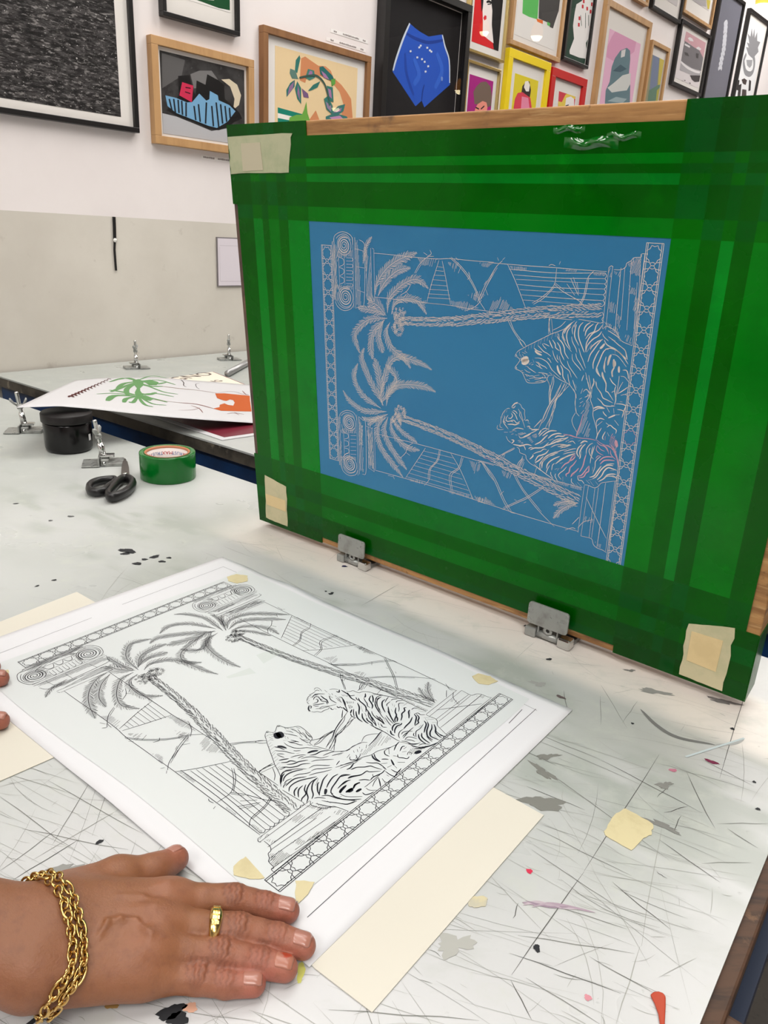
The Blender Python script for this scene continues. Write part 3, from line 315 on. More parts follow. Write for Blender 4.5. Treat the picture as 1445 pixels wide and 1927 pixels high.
INK_HATCH='''3411,4676,3729,4679,3653,4574,3474,4578;3865,4649,4055,4654,3984,4535;3939,4189,4188,4197,4359,4135,4175,4070,3961,4128;4184,4274,4348,4350,4442,4297,4338,4195;4330,4671,4535,4677,4459,4620,4369,4622;3440,4127,3563,4155,3564,4106,3461,4113;4497,4099,4560,4243,4680,4314,4774,4233,4849,4165;4752,4658,4980,4662,4967,4612,4790,4610;5432,4668,5618,4671,5590,4645,5466,4647;5770,4664,5940,4667,5923,4628,5805,4626;5998,4376,6089,4357,6088,4247,6028,4254;6207,4556,6294,4537,6291,4457,6219,4464;6117,4250,6164,4227,6167,4088,6135,4113;6232,4040,6306,4035,6312,3937,6241,3971;6163,4777,6296,4824,6301,4786,6182,4739;6025,4689,6103,4694,6097,4627,6037,4650;4317,2122,4494,2127,4480,2017,4405,1944;3293,1615,3604,1634,3539,1579,3339,1568;3991,1617,4402,1621,4404,1575,4014,1566;4421,1635,4640,1619,4720,1585,4444,1576;2529,2204,2636,2206,2650,1598,2565,1619;2386,2292,2458,2268,2450,1933,2381,1918;5204,2163,5931,2152,5937,2099,5556,2105;4476,1642,4623,1664,4757,1579,4481,1539;4812,2102,4969,2106,4959,2005,4854,2012;6367,2034,6390,2025,6393,1886,6353,1906;6177,1486,6272,1466,6279,1403,6216,1416;6019,1780,6127,1779,6120,1712,6012,1697;1966,4792,2044,4838,2041,3996,1966,4007;2375,4869,2453,4832,2465,3984,2370,3931;2550,4698,2651,4736,2661,4054,2559,4062;2045,4696,2325,4711,2321,4606,2040,4589;2024,4224,2321,4248,2319,4179,2021,4153;1966,4792,2044,4838,2041,3996,1966,4007;1966,2290,2022,2310,2023,1449,1963,1508;2376,2368,2459,2326,2452,1490,2369,1449;2553,2248,2636,2245,2661,1581,2552,1595;2022,2122,2322,2182,2320,2093,2018,2032;2003,1662,2309,1732,2307,1656,2000,1585;5963,4718,5999,4720,6004,4621,5961,4617;5966,4150,6135,4113,6196,3979,6083,4051;6201,4805,6303,4876,6321,4644,6200,4661;6354,4462,6331,4272,6288,4267,6291,4457;5788,2764,5949,2788,5961,2879,5914,3235,5880,3219,5846,2936;6207,2764,6310,2616,6304,2869,6216,2854'''
INK_FRONDS='''81:2719,4145,2743,4282,2888,4474,3102,4618,3411,4730;75:2764,4132,2887,4326,3102,4489,3311,4535;72:2928,3926,2940,4063,2995,4169,3208,4335,3415,4400,3600,4303;65:2994,3916,3060,4075,3231,4140,3440,4127,3576,3976;108:2906,3890,2751,4011,2593,4048;61:2883,3888,2659,3934,2406,3943;72:2928,3858,2611,3807,2398,3659,2334,3525,2424,3317;75:2883,3836,2677,3656,2627,3435,2659,3258;75:2861,3816,2768,3613,2845,3374;72:2972,3811,2904,3665,2993,3465,3214,3354,3324,3228;43:2513,4532,2574,4765,2676,4890;72:2850,2617,2572,3005,2458,3248,2509,3402;75:2897,2626,2968,2882,3216,2987,3543,3013,3746,2972;90:2826,2613,2784,2982,2694,3281;65:2802,2570,2469,2703,2304,2944,2384,3164;68:2780,2719,2877,3034,2969,3266,3148,3362,3495,3323,3676,3259;72:2827,2670,3059,2971,3059,3098,2901,3220;59:2907,2543,2699,2504,2463,2479,2201,2585,2083,2717;52:2929,2510,2698,2391,2508,2354,2437,2379;70:2906,2468,2743,2305,2740,2093,2856,1904,3202,1603;70:2929,2472,2858,2213,3041,1945,3270,1736;63:2974,2462,3019,2246,3245,2086,3498,2085;52:2997,2467,3154,2311,3453,2187;63:2837,2455,2626,2339,2554,2267;43:5909,1926,5738,1895,5585,1805;49:5895,1914,5716,1792,5602,1628'''
INK_TRUNKS='''85,125:3170,3846,3877,3916,4501,4030,5190,4164,5967,4272;75,135:3241,2497,4006,2396,4688,2244,4980,2156,5498,2042,5948,1943'''
INK_NUTS=[(105, 3136, 3905), (95, 3114, 3758), (90, 3153, 2570), (90, 3098, 2449)]
INK_SCROLLS=[(105, 2183, 4753), (115, 2185, 4071), (105, 2189, 2238), (115, 2178, 1569)]
INK_STRIPS=[(1765, 4740, 1955, 4740, 1760, 1570, 1950, 1570, 15), (6340, 4990, 6520, 4990, 6360, 1230, 6540, 1230, 17)]
ART={
'collage':[(186,186,190,0,'5357,16205,5851,16177,6471,16065,7118,15939,7801,16108,8473,16320,8570,15391,5217,15623'),(120,118,118,0,'6400,17390,6720,17537,7171,17613,7395,17410,7025,17111,6511,17031'),(96,94,94,0,'5445,17772,6230,17731,6088,17292,5406,16860'),(218,204,178,0,'7528,17432,7832,17495,8137,17382,8286,17107,8197,16818,7964,16649,8026,16968,7861,17290'),(20,18,18,0,'5965,17272,6368,17361,6447,17022,6566,16850,6614,17260,6931,17192,7006,17490,7427,17391,7625,17301,7649,16913,7953,16758,8228,16595,8311,16443,8013,16312,7732,16125,7388,15992,6988,15992,6473,16114,5852,16201,5523,16298,5874,16653,5971,16761'),(120,170,208,0,'5503,16691,5875,16676,6242,16612,6432,16649,6696,16917,6948,16762,7061,16817,7088,17049,7382,16972,7412,16839,7815,16763,8054,16621,7736,16277,7322,16049,6990,16072,6475,16163,5855,16273,5560,16420'),(25,30,40,0.007,'5630,16617,5706,16323'),(25,30,40,0.007,'5782,16639,5825,16269'),(25,30,40,0.007,'5934,16638,5948,16285'),(25,30,40,0.007,'6057,16632,6070,16254'),(25,30,40,0.007,'6211,16607,6194,16223'),(25,30,40,0.007,'6491,16552,6539,16172'),(25,30,40,0.007,'6653,16623,6699,16143'),(25,30,40,0.007,'6947,16713,6893,16119'),(25,30,40,0.007,'7141,16643,7189,16082'),(25,30,40,0.007,'7310,16765,7391,16082'),(25,30,40,0.007,'7476,16740,7543,16202'),(25,30,40,0.007,'7644,16714,7701,16272'),(25,30,40,0.007,'7814,16688,7842,16391'),(205,45,82,0,'6092,17130,6482,17098,6412,16636,5977,16762'),(60,10,25,0.004,'6198,17006,6384,17012'),(60,10,25,0.004,'6180,16886,6366,16867')],
'greenprint':[(22,78,42,0,'6013,19467,8004,19920,7973,19361,7481,19326,6728,19364'),(240,235,225,0,'6979,19464,7295,19507,7326,19487,7009,19435')],
'floral':[(236,209,164,0,'9835,18869,13699,18795,13816,15804,9793,15406'),(18,132,112,0,'9808,16978,11161,16910,11165,16718,9809,16809'),(246,240,232,0,'9809,16809,10836,16774,10839,16621,9810,16639'),(18,132,112,0,'9810,16661,10356,16657,10372,15463,9817,15408'),(212,140,96,0,'10816,18591,10997,18675,11281,18595,11612,18509,11946,18550,12204,18459,12341,18264,12742,18107,13019,17926,13255,17735,13384,17062,12708,16917,12907,17457,12664,17872,12305,18093,11958,18201,11539,18214,11130,18173,11015,17889,10773,17929'),(212,140,96,0,'11165,16718,11529,17125,11751,16793'),(52,120,110,0,'10743,18671,10784,18585,10651,18120,10540,18153,10581,18498'),(96,130,120,0,'10336,18207,10571,18184,10693,17953,10418,17924,10315,18064'),(42,112,108,0,'10544,17908,10539,17708,10191,17338,10173,17546,10342,17782'),(150,112,152,0,'10513,17861,10461,17643,10229,17397,10304,17671'),(52,120,110,0,'10655,17884,10834,17700,10843,17220,10664,17355,10548,17656'),(150,112,152,0,'10680,17783,10756,17582,10785,17319,10661,17514'),(120,90,130,0,'10858,17704,11144,17587,11188,17459,10944,17450'),(52,120,110,0,'11142,17668,11382,17893,11710,18053,11591,17845,11305,17709'),(70,130,118,0,'11011,18047,11126,18331,11411,18326,11459,18120,11215,18000'),(160,116,160,0,'11131,18120,11208,18292,11331,18286,11335,18127'),(40,108,104,0,'11655,18474,11820,18529,12296,18311,12389,18162,12045,18161,11703,18268'),(168,120,165,0,'11741,18381,11954,18309,12130,18175,11874,18188'),(96,160,70,0,'12215,18189,12428,18251,12435,18087,12266,17977'),(52,120,110,0,'12009,17964,12311,17957,12373,17494,12155,17518'),(168,120,165,0,'12072,17892,12228,17861,12282,17592,12150,17656'),(52,120,110,0,'11897,17536,12064,17643,12334,17376,12346,17097,12037,17223'),(150,130,160,0,'11985,17466,12248,17364,12256,17169,12060,17282'),(60,120,116,0,'12257,17141,12597,17413,12949,17520,12871,17281,12480,17058'),(168,120,165,0,'12344,17153,12776,17382,12737,17263'),(60,120,116,0,'12002,16994,12431,17164,13059,17135,13159,16975,12008,16826'),(190,140,185,0,'12175,16989,12699,17115,12883,17025,12353,16928'),(110,170,70,0,'10294,16606,10316,16743,10632,16867,10874,16899,10976,17076,11068,17333,11126,16987,11265,16731'),(60,90,80,0.006,'10732,18002,11131,18120,11539,18187,11880,18026,12061,17725,12161,17352')],
'shorts':[(36,84,190,0,'16255,20710,16597,20617,16921,20553,17413,20501,18219,20730,18437,20375,18785,19943,18961,19086,17421,18044,17231,18255,16874,18004,15420,18971,15581,19437,15922,20137'),(205,215,230,0.008,'16255,20710,15922,20137,15601,19440,15448,19005'),(205,215,230,0.007,'18243,20722,18461,20367,18798,19933,18941,19147'),(24,60,150,0.01,'16086,20342,16738,20282,17436,20308,18311,20547'),(24,58,145,0.006,'17231,18255,17251,18570,17332,18830'),(28,68,165,0.012,'16066,19699,16237,19018,16727,18367'),(50,100,205,0.02,'17968,20044,18379,19498,18007,18811'),(50,100,205,0.02,'16597,19617,16969,19139,16690,18729'),(215,222,235,0,'16817,20049,16920,20080,16947,20026,16844,19989'),(215,222,235,0,'16894,20123,16998,20154,17025,20100,16922,20063'),(215,222,235,0,'17293,20126,17399,20157,17427,20103,17322,20065'),(215,222,235,0,'17464,20067,17570,20099,17599,20044,17493,20006'),(215,222,235,0,'17555,20042,17662,20073,17691,20018,17585,19981'),(215,222,235,0,'17017,19686,17122,19716,17150,19661,17046,19624'),(215,222,235,0,'17187,19625,17292,19656,17321,19600,17215,19563'),(215,222,235,0,'17419,19514,17526,19544,17554,19488,17448,19451'),(215,222,235,0,'17277,19306,17384,19337,17413,19280,17307,19244'),(215,222,235,0,'16727,19694,16830,19724,16858,19669,16755,19633'),(215,222,235,0,'16313,19826,16414,19856,16441,19802,16340,19766'),(120,150,215,0,'18321,19238,18382,19298,18457,19260,18448,19145,18369,19132')],
'redwoman':[(16,14,16,0,'20603,22665,22280,23043,22188,21994,22237,20819,21837,20799,21614,21295,21382,22211,21193,22548'),(16,14,16,0,'20553,22593,20794,22647,20822,22342,20703,22004'),(246,236,232,0,'20770,22641,21222,22742,21445,22224,21496,21724,21743,21091,21283,21166,20907,21254,20863,21660,20766,22080'),(220,30,48,0,'20858,21836,20940,21953,21067,21955,21086,21845,20947,21765'),(16,14,16,0.008,'20984,22428,21152,22489,21359,22484'),(16,14,16,0.005,'21071,22371,21316,22437')],
'magenta':[(118,98,86,0,'20604,19079,20785,19307,21073,19519,21453,19600,21811,19467,21963,19149,21983,18738,21625,18618,20956,18661,20766,18634'),(240,150,132,0,'20851,18510,20982,18664,21321,18835,21616,18823,21730,18633,21666,18382,21623,17854,20971,17773,20794,18299'),(30,22,22,0.007,'20849,18523,21115,18493'),(30,22,22,0.007,'21244,18510,21483,18667'),(30,22,22,0.004,'20938,18373,21107,18382'),(30,22,22,0.004,'21312,18424,21489,18476')],
'greendark':[(92,188,92,0,'23577,23551,24839,23840,24943,22629,24230,22581,23697,22600'),(66,63,62,0,'24839,23840,26804,24291,26846,23622,26597,23227,26414,22804,26323,22553,26033,22555,25961,22686,25021,22687'),(232,110,40,0,'24848,22643,25393,22688,25428,22544,24944,22546'),(92,188,92,0,'25764,22714,26034,22701,26026,22580,25796,22584')],
'yellowwoman':[(228,208,42,0,'23817,20397,25568,20383,25754,18283,23894,18054'),(50,34,30,0,'24548,20104,24833,20150,25039,19813,24990,19451,24259,19589,24289,19872'),(246,238,232,0,'24477,20093,24722,20149,24901,20012,24869,19743,24636,19707,24421,19849'),(222,62,84,0,'23962,19544,24340,19636,25053,19504,25252,19130,25528,18255,23824,18046,23752,18920,23785,19274'),(236,140,170,0,'24324,19458,24872,19478,25145,18935,25268,18223,24572,18138,24349,19004')],
'nails':[(244,240,238,0,'28085,23541,28147,23905,28583,24131,28920,24425,29452,24455,29944,24295,29947,23934,29915,23472,29898,23101,29488,22562,29679,22226,29944,21946,29045,21852,28087,21845,28031,21971,28316,22521,28071,23009'),(205,30,48,0,'28683,24223,28845,24250,28888,24110,28725,24083'),(205,30,48,0,'29089,24011,29254,24038,29298,23896,29133,23869'),(205,30,48,0,'29452,23964,29619,23991,29664,23847,29496,23821'),(205,30,48,0,'28479,23483,28641,23507,28684,23365,28521,23340'),(205,30,48,0,'28493,23219,28656,23243,28698,23099,28535,23075'),(205,30,48,0,'29611,23310,29780,23335,29826,23188,29656,23164'),(205,30,48,0,'28643,24003,28805,24030,28847,23888,28685,23862'),(205,30,48,0,'29486,24276,29653,24303,29698,24160,29530,24133'),(25,62,46,0.005,'28644,23570,28870,23170'),(25,62,46,0.005,'29082,23751,29263,23158'),(25,62,46,0.005,'29394,23727,29525,23302')],
'redframe':[(214,58,76,0,'27497,20282,29194,20296,29553,18750,27670,18518'),(236,206,84,0,'27559,19734,27892,19735,28150,20102,28528,20272,28974,20301,29168,20082,28927,20008,28355,19896,28300,19556,27833,18538,27731,18526'),(246,240,238,0,'28248,19975,28683,20106,29026,20042,29106,19765,29080,19472,28247,19358'),(30,22,22,0.006,'28280,19629,28578,19710')],
'pinkfigure':[(236,184,212,0,'31598,23954,35386,23878,36020,19103,31299,18555'),(222,158,192,0,'32006,23325,32367,23683,33260,23957,34285,23965,34798,23665,34733,23148,34189,22848,32602,22318,31736,22360,31695,22835'),(98,128,138,0,'32451,22045,32670,22478,33141,22907,33812,23160,34222,23105,34390,22732,34477,22085,34849,21524,35621,19056,32402,18683,32255,20312,32155,20902,32445,21348'),(214,216,214,0,'32302,21045,32933,21376,33774,21866,34676,22118,34812,21622,34520,21265,33550,21065,32846,20907'),(216,214,214,0,'33259,22929,33712,23082,33710,22742,33299,22609'),(160,180,186,0,'32504,20450,33394,20785,34668,20868,34239,20596'),(60,90,104,0,'32632,21877,33360,22301,34157,22235,33480,21969')],
'abstract':[(120,132,160,0,'36990,23717,37842,23769,38150,22040,37269,21686'),(204,186,82,0,'37842,23769,38881,23797,39149,22530,38290,22062'),(96,132,110,0,'37214,21677,38268,22114,39098,22300,39659,19992,37354,19709'),(186,176,70,0,'38239,21834,38715,22129,38847,21481,38322,21293')],
'desert':[(206,160,168,0,'40915,25508,41868,25489,42976,25440,44098,25439,44271,25435,44053,24477,43127,24531,41672,24836,40814,24779'),(232,226,228,0,'41255,25037,41517,25140,41944,25135,42157,25034,41607,24964'),(228,222,224,0,'42703,24815,43027,24929,43493,24889,43325,24785,42787,24758'),(120,116,120,0,'40892,24828,41688,24803,42455,24769,43224,24766,44053,24477,44194,23795,42570,23705,40846,23767,40846,24400'),(176,172,176,0,'40846,23767,42570,23705,44160,23751,44147,23562,42642,23351,40862,23308'),(236,232,234,0.012,'40807,23742,41860,23620,43161,23622,44126,23708'),(226,222,224,0.012,'40971,24669,41754,24674'),(60,54,56,0,'42450,23301,44095,23554,44156,23225,43334,23075,42864,23130'),(70,66,68,0,'41051,24297,41611,24329,41888,24200,41275,24161'),(70,66,68,0,'42791,24543,43211,24582,43233,24331,42912,24311'),(60,54,56,0,'41377,22846,41644,22860,41527,22798'),(60,54,56,0,'41702,22935,41971,22949,41853,22886'),(60,54,56,0,'42256,22786,42530,22799,42411,22736'),(60,54,56,0,'41119,22733,41384,22746,41268,22684'),(60,54,56,0,'42514,22918,42790,22933,42669,22869')],
'tall':[(205,206,214,0.022,'46288,26758,46598,26955,46866,26861'),(205,206,214,0.022,'46385,26555,46697,26752,46965,26656'),(205,206,214,0.022,'46439,26342,46751,26538,47021,26441'),(205,206,214,0.022,'46535,26098,46849,26295,47120,26196'),(205,206,214,0.022,'46589,25883,46904,26079,47176,25979'),(205,206,214,0.022,'46644,25667,46960,25863,47233,25762'),(205,206,214,0.022,'46697,25411,47014,25606,47287,25504'),(205,206,214,0.022,'46694,25144,47012,25339,47286,25235'),(205,206,214,0.022,'46647,24868,46965,25062,47240,24957'),(205,206,214,0.022,'46645,24599,46963,24792,47238,24686'),(205,206,214,0.022,'46676,24334,46995,24528,47271,24419')],
'pineapple':[(142,142,146,0,'51076,26206,50771,26351,51292,26407,50729,26622,51272,26645,50607,27114,51218,27035,51155,27539,51655,27119,51648,27438,51676,27603,52083,27121,52305,27527,52631,27064,53267,27103,53016,26727,53302,26532,52698,26133,52670,25963,52078,25982,51472,26036'),(142,142,146,0.03,'51072,26004,50852,25601,51044,25310,51603,24995,52450,25011,52936,25260,52966,25641,52760,25938,52439,26087'),(160,160,164,0,'51289,25678,52436,25880,52509,25562,52222,25347,51611,25408'),(58,44,42,0,'51113,24461,51571,24618,52160,24588,52078,24282,51514,24276'),(30,26,26,0,'50364,24340,50761,24363,50871,23761,50534,23751'),(30,26,26,0,'50804,24082,51259,24236,51473,23476,50964,23401'),(30,26,26,0,'52524,24689,52970,24676,53203,24118,52831,24019'),(58,44,42,0,'51584,23954,52385,24035,52643,23650,51730,23514')],
'shore':[(112,92,98,0,'40690,26773,41912,26835,43890,26837,43878,26656,42349,26617,40751,26651'),(206,188,72,0,'42975,27378,43605,27447,43784,27027,43364,26973'),(176,170,172,0,'40598,26954,42875,27459,43114,27024,42104,26876,40767,26823')],
'lightgrey':[(206,200,200,0,'37416,26311,39573,26792,39819,25880,37693,25696')],
}
POSTER_ART=[(112,166,104,14,'3327,8691,2511,9552,2073,8101'),
(112,166,104,16,'3386,8395,2882,7499,2811,5806'),
(112,166,104,15,'3404,8096,2991,6281,2713,4655'),
(112,166,104,9,'3448,8969,3901,10375,4855,9909'),
(112,166,104,10,'3518,8609,4471,9067,5533,8119'),
(112,166,104,16,'3445,8105,4239,7026,4918,7301'),
(112,166,104,16,'3397,7503,3285,5717,3614,3859'),
(112,166,104,9,'3551,8009,4993,5852,5877,5501'),
(112,166,104,12,'3302,8812,2776,9607,2405,9001'),
(112,166,104,12,'3636,8451,4439,7748,4967,8570'),
(112,166,104,16,'3920,4265,3196,4882,2544,5215'),
(112,166,104,9,'3884,4256,2971,4335,2223,3892'),
(112,166,104,20,'3931,4039,3052,3701,2975,2200'),
(112,166,104,14,'3985,3963,3642,3157,3674,2165'),
(112,166,104,10,'4056,3983,4572,2199,5005,1797'),
(112,166,104,8,'4091,3993,4887,2530,5551,2496'),
(112,166,104,10,'4108,4271,5082,3573,5526,3203'),
(112,166,104,9,'4090,4545,4813,5121,5718,4717'),
(112,166,104,12,'4048,3845,4045,2357,3876,2469'),
(112,166,104,16,'3850,4959,4449,4644,4765,5397'),
(112,166,104,0,'3133,8774,3399,9214,3760,8479,3906,7056,3865,6232,3975,5487,4278,4364,4162,3833,3968,3868,3776,4939,3711,6193,3357,7494'),
(112,166,104,0,'3662,8765,4036,9097,4585,8365,4573,7440,4201,7239'),
(112,166,104,0,'4091,4175,4340,4428,4834,3759,4737,3136,4401,3206'),
(218,104,46,0,'7888,6509,8423,6744,10018,6608,9955,2522,8297,2191,7865,2578,8197,3042,8199,3604,8455,4067,8648,3738,8948,3640,9036,4435,8954,5019,8763,5174,8557,4699,8397,4777,8021,5267'),
(150,110,80,5,'4841,7282,5726,7120,6782,7069'),
(150,88,80,6,'6782,7069,7948,6669'),
(150,110,80,5,'4811,3495,6078,3366'),
(150,88,80,6,'6078,3366,7000,3322,7863,2613'),
(150,88,80,2,'7917,6613,8877,7494,9545,6942,9990,6782'),
(150,88,80,4,'9549,7912,9739,6993,9929,6904'),
(150,88,80,3,'6721,2928,7156,2357,7388,1462'),
(150,88,80,2,'6192,1590,6835,1900,7199,2551'),
(150,88,80,3,'8604,1566,8979,1914,9254,1529'),
(150,88,80,3,'8977,2076,9198,1888,9519,1741'),
(60,50,50,3,'5709,9834,5933,8966,5992,8113,6176,7714'),
(60,50,50,2,'6862,9174,6658,8837,6733,8011,6939,7367'),
(92,36,34,8,'1341,2582,1264,3154,1532,2592'),
(92,36,34,7.6,'1373,3026,1301,3600,1564,3044'),
(92,36,34,7.2,'1406,3484,1339,4059,1596,3509'),
(92,36,34,6.8,'1440,3955,1378,4532,1630,3989'),
(92,36,34,6.4,'1475,4441,1419,5018,1665,4483'),
(92,36,34,6,'1511,4942,1460,5520,1701,4994'),
(92,36,34,5.6,'1548,5459,1503,6036,1738,5520'),
(92,36,34,5.2,'1587,5992,1547,6569,1777,6065'),
(92,36,34,4.8,'1626,6543,1592,7119,1816,6627'),
(92,36,34,4.4,'1667,7112,1639,7686,1857,7208'),
(92,36,34,4,'1710,7700,1688,8272,1900,7809'),
(92,36,34,3.6,'1753,8308,1738,8878,1943,8432'),
(92,36,34,3.2,'1799,8937,1790,9504,1989,9077')]
# ================================================================ the room
m_white = mat('wall_white', (236, 229, 228), 0.6, spec=0.3, noise=[((214, 206, 204), 260, .70, .74, .6, None), ((226, 218, 217), 3, .4, .7, .5, None)])
m_dado = mat('wall_dado', (203, 197, 187), 0.55, spec=0.3, noise=[((222, 217, 208), 2.2, .35, .65, .6, None), ((120, 114, 106), 120, .71, .75, .7, None), ((172, 164, 154), 14, .64, .72, .5, None), ((150, 180, 195), 9, .72, .76, .4, None)])
m_floor = mat('floor_concrete', (74, 68, 62), 0.7, noise=[((128, 120, 110), 14, .52, .72, .8, None), ((40, 36, 34), 30, .55, .7, .7, None)], bump=(60, None, .3, .01))
m_ceil = mat('ceiling_paint', (120, 118, 116), 0.8)
def room(s, d, z): return wall(s, z, d)
S0, S1, D1 = -5.2, 7.4, 6.2
DADO = 1.3246
def slab(name, boxes, kind='structure'):
    mb = MB()
    for m, lo, hi in boxes: mb.use(m).frame_box(W0.copy(), WD, WN, Vector((0, 0, 1)), lo, hi)
    return tag(mb.build(name), kind=kind)
slab('wall_back', [(m_dado, (S0, -.12, 0), (S1, 0, DADO)), (m_white, (S0, -.12, DADO), (S1, 0, CEIL))])
slab('wall_right', [(m_white, (S1, -.12, 0), (S1 + .12, D1, CEIL))])
slab('wall_left', [(m_white, (S0 - .12, -.12, 0), (S0, D1, CEIL))])
slab('wall_front', [(m_white, (S0, D1, 0), (S1, D1 + .12, CEIL))])
slab('floor', [(m_floor, (S0 - .12, -.12, -.1), (S1 + .12, D1 + .12, 0))])
slab('ceiling', [(m_ceil, (S0 - .12, -.12, CEIL), (S1 + .12, D1 + .12, CEIL + .1))])
# unseen ceiling lights, some only there to brighten screen and wall
m_panel = mat('lamp_diffuser', (255, 252, 246), 0.5, emit=5.0)
m_hous = mat('lamp_housing', (225, 225, 225), 0.4)
for i, (x, y) in enumerate(PANELS):
    t = tag(empty('unseen_ceiling_light', (x, y, CEIL)), 'unseen white ceiling light panel, of a set enlarged to brighten screen and wall', 'ceiling light', 'unseen ceiling light panels')
    mb = MB(); mb.frame_box(Vector((x, y, CEIL)), SD, SN, Vector((0, 0, 1)), (-.63, -.33, -.10), (.63, .33, 0)); mb.build('housing', m_hous, t)
    mb = MB(); mb.frame_box(Vector((x, y, CEIL)), SD, SN, Vector((0, 0, 1)), (-.6, -.3, -.112), (.6, .3, -.101)); mb.build('diffuser', m_panel, t)

# ================================================================ printing tables
m_top = mat('worn_laminate', (222, 222, 219), 0.36, spec=0.4, attr=True,
            noise=[((176, 180, 172), 14, .56, .76, .35, (1, 2.2, 1)), ((120, 122, 118), 90, .67, .76, .4, None), ((196, 200, 190), 36, .54, .72, .4, None)], rnoise=(8, .25, .5))
m_wood = mat('table_wood', (80, 54, 36), 0.6, noise=[((42, 28, 20), 18, .45, .65, .8, (1, 6, 6)), ((150, 112, 78), 40, .62, .72, .5, None)])
m_dark = mat('dirty_edge', (88, 82, 72), 0.6, noise=[((48, 44, 40), 12, .42, .6, .85, None), ((150, 140, 122), 26, .6, .68, .7, None)])
m_blue = mat('blue_steel', (18, 62, 112), 0.4, noise=[((10, 38, 74), 7, .42, .62, .8, None), ((150, 150, 150), 70, .70, .74, .5, None)])
def wall_a(b): return -2.1297 + (b - 1.0114) * 0.0728     # where the gallery wall cuts the line b
def vnoise(x, y, sc, seed):
    g = np.random.default_rng(seed).random((96, 96)); x = (x * sc) % 95; y = (y * sc) % 95
    i = np.floor(x).astype(int); j = np.floor(y).astype(int); fx = x - i; fy = y - j
    fx = fx * fx * (3 - 2 * fx); fy = fy * fy * (3 - 2 * fy)
    return (g[i, j] * (1 - fx) + g[i + 1, j] * fx) * (1 - fy) + (g[i, j + 1] * (1 - fx) + g[i + 1, j + 1] * fx) * fy
def sstep(a, b, x):
    t = np.clip((x - a) / (b - a), 0, 1); return t * t * (3 - 2 * t)
def wear_and_light(ob, P):
    """grime, greys and a painted backlit band on the old laminate, as pigment over the top"""
    a = P[:, 0] * SD.x + P[:, 1] * SD.y; b = P[:, 0] * SN.x + P[:, 1] * SN.y
    n1 = vnoise(a + 5, b + 5, 6, 1) * .6 + vnoise(a + 5, b + 5, 16, 2) * .4
    n2 = vnoise(a + 5, (b + 5) * 2.2, 11, 3) * .6 + vnoise(a + 5, (b + 5) * 2, 34, 4) * .4
    c = np.tile(np.array(lin((207, 207, 208)))[:3], (len(a), 1))
    def mixc(w, col):
        w = np.clip(w, 0, 1)[:, None]; c[:] = c * (1 - w) + np.array(lin(col))[:3] * w
    grime = sstep(.20, .46, b) * (1 - sstep(-.20, -.05, a) * .5) * (.55 + .7 * (n1 - .3))
    mixc(grime * .95, (176, 180, 175))
    mixc(sstep(.50, .72, n2) * sstep(.38, .52, b) * .55 * (1 - sstep(.64, .69, b)), (150, 158, 148))
    mixc(sstep(.58, .75, n1) * .3, (168, 172, 164))
    backlit_strip = sstep(.640, .672, b + .012 * (n2 - .5)) * (1 - sstep(.742, .765, b)) * sstep(-.86, -.70, a)  # pale strip at the screen base paints in light from behind
    mixc(backlit_strip * .95, (232, 225, 217))
    mixc((sstep(-1.0, -1.15, a) if False else 1 - sstep(-1.35, -.95, a)) * .95 * (.5 + n1), (176, 180, 176))
    mixc(np.exp(-(((a + .30) / .05) ** 2 + ((b - .60) / .045) ** 2)) * .5, (150, 156, 146))
    mixc(np.exp(-(((a + .155) / .07) ** 2 + ((b - .615) / .04) ** 2)) * .6, (176, 178, 172))
    mixc((1 - sstep(-.50, -.34, a)) * sstep(.02, .06, b) * (1 - sstep(.3, .5, b)) * .6, (190, 194, 190))
    me = ob.data; ca = me.color_attributes.new('pigment', 'FLOAT_COLOR', 'POINT')
    ca.data.foreach_set('color', np.c_[c, np.ones(len(c))].astype(np.float32).ravel())
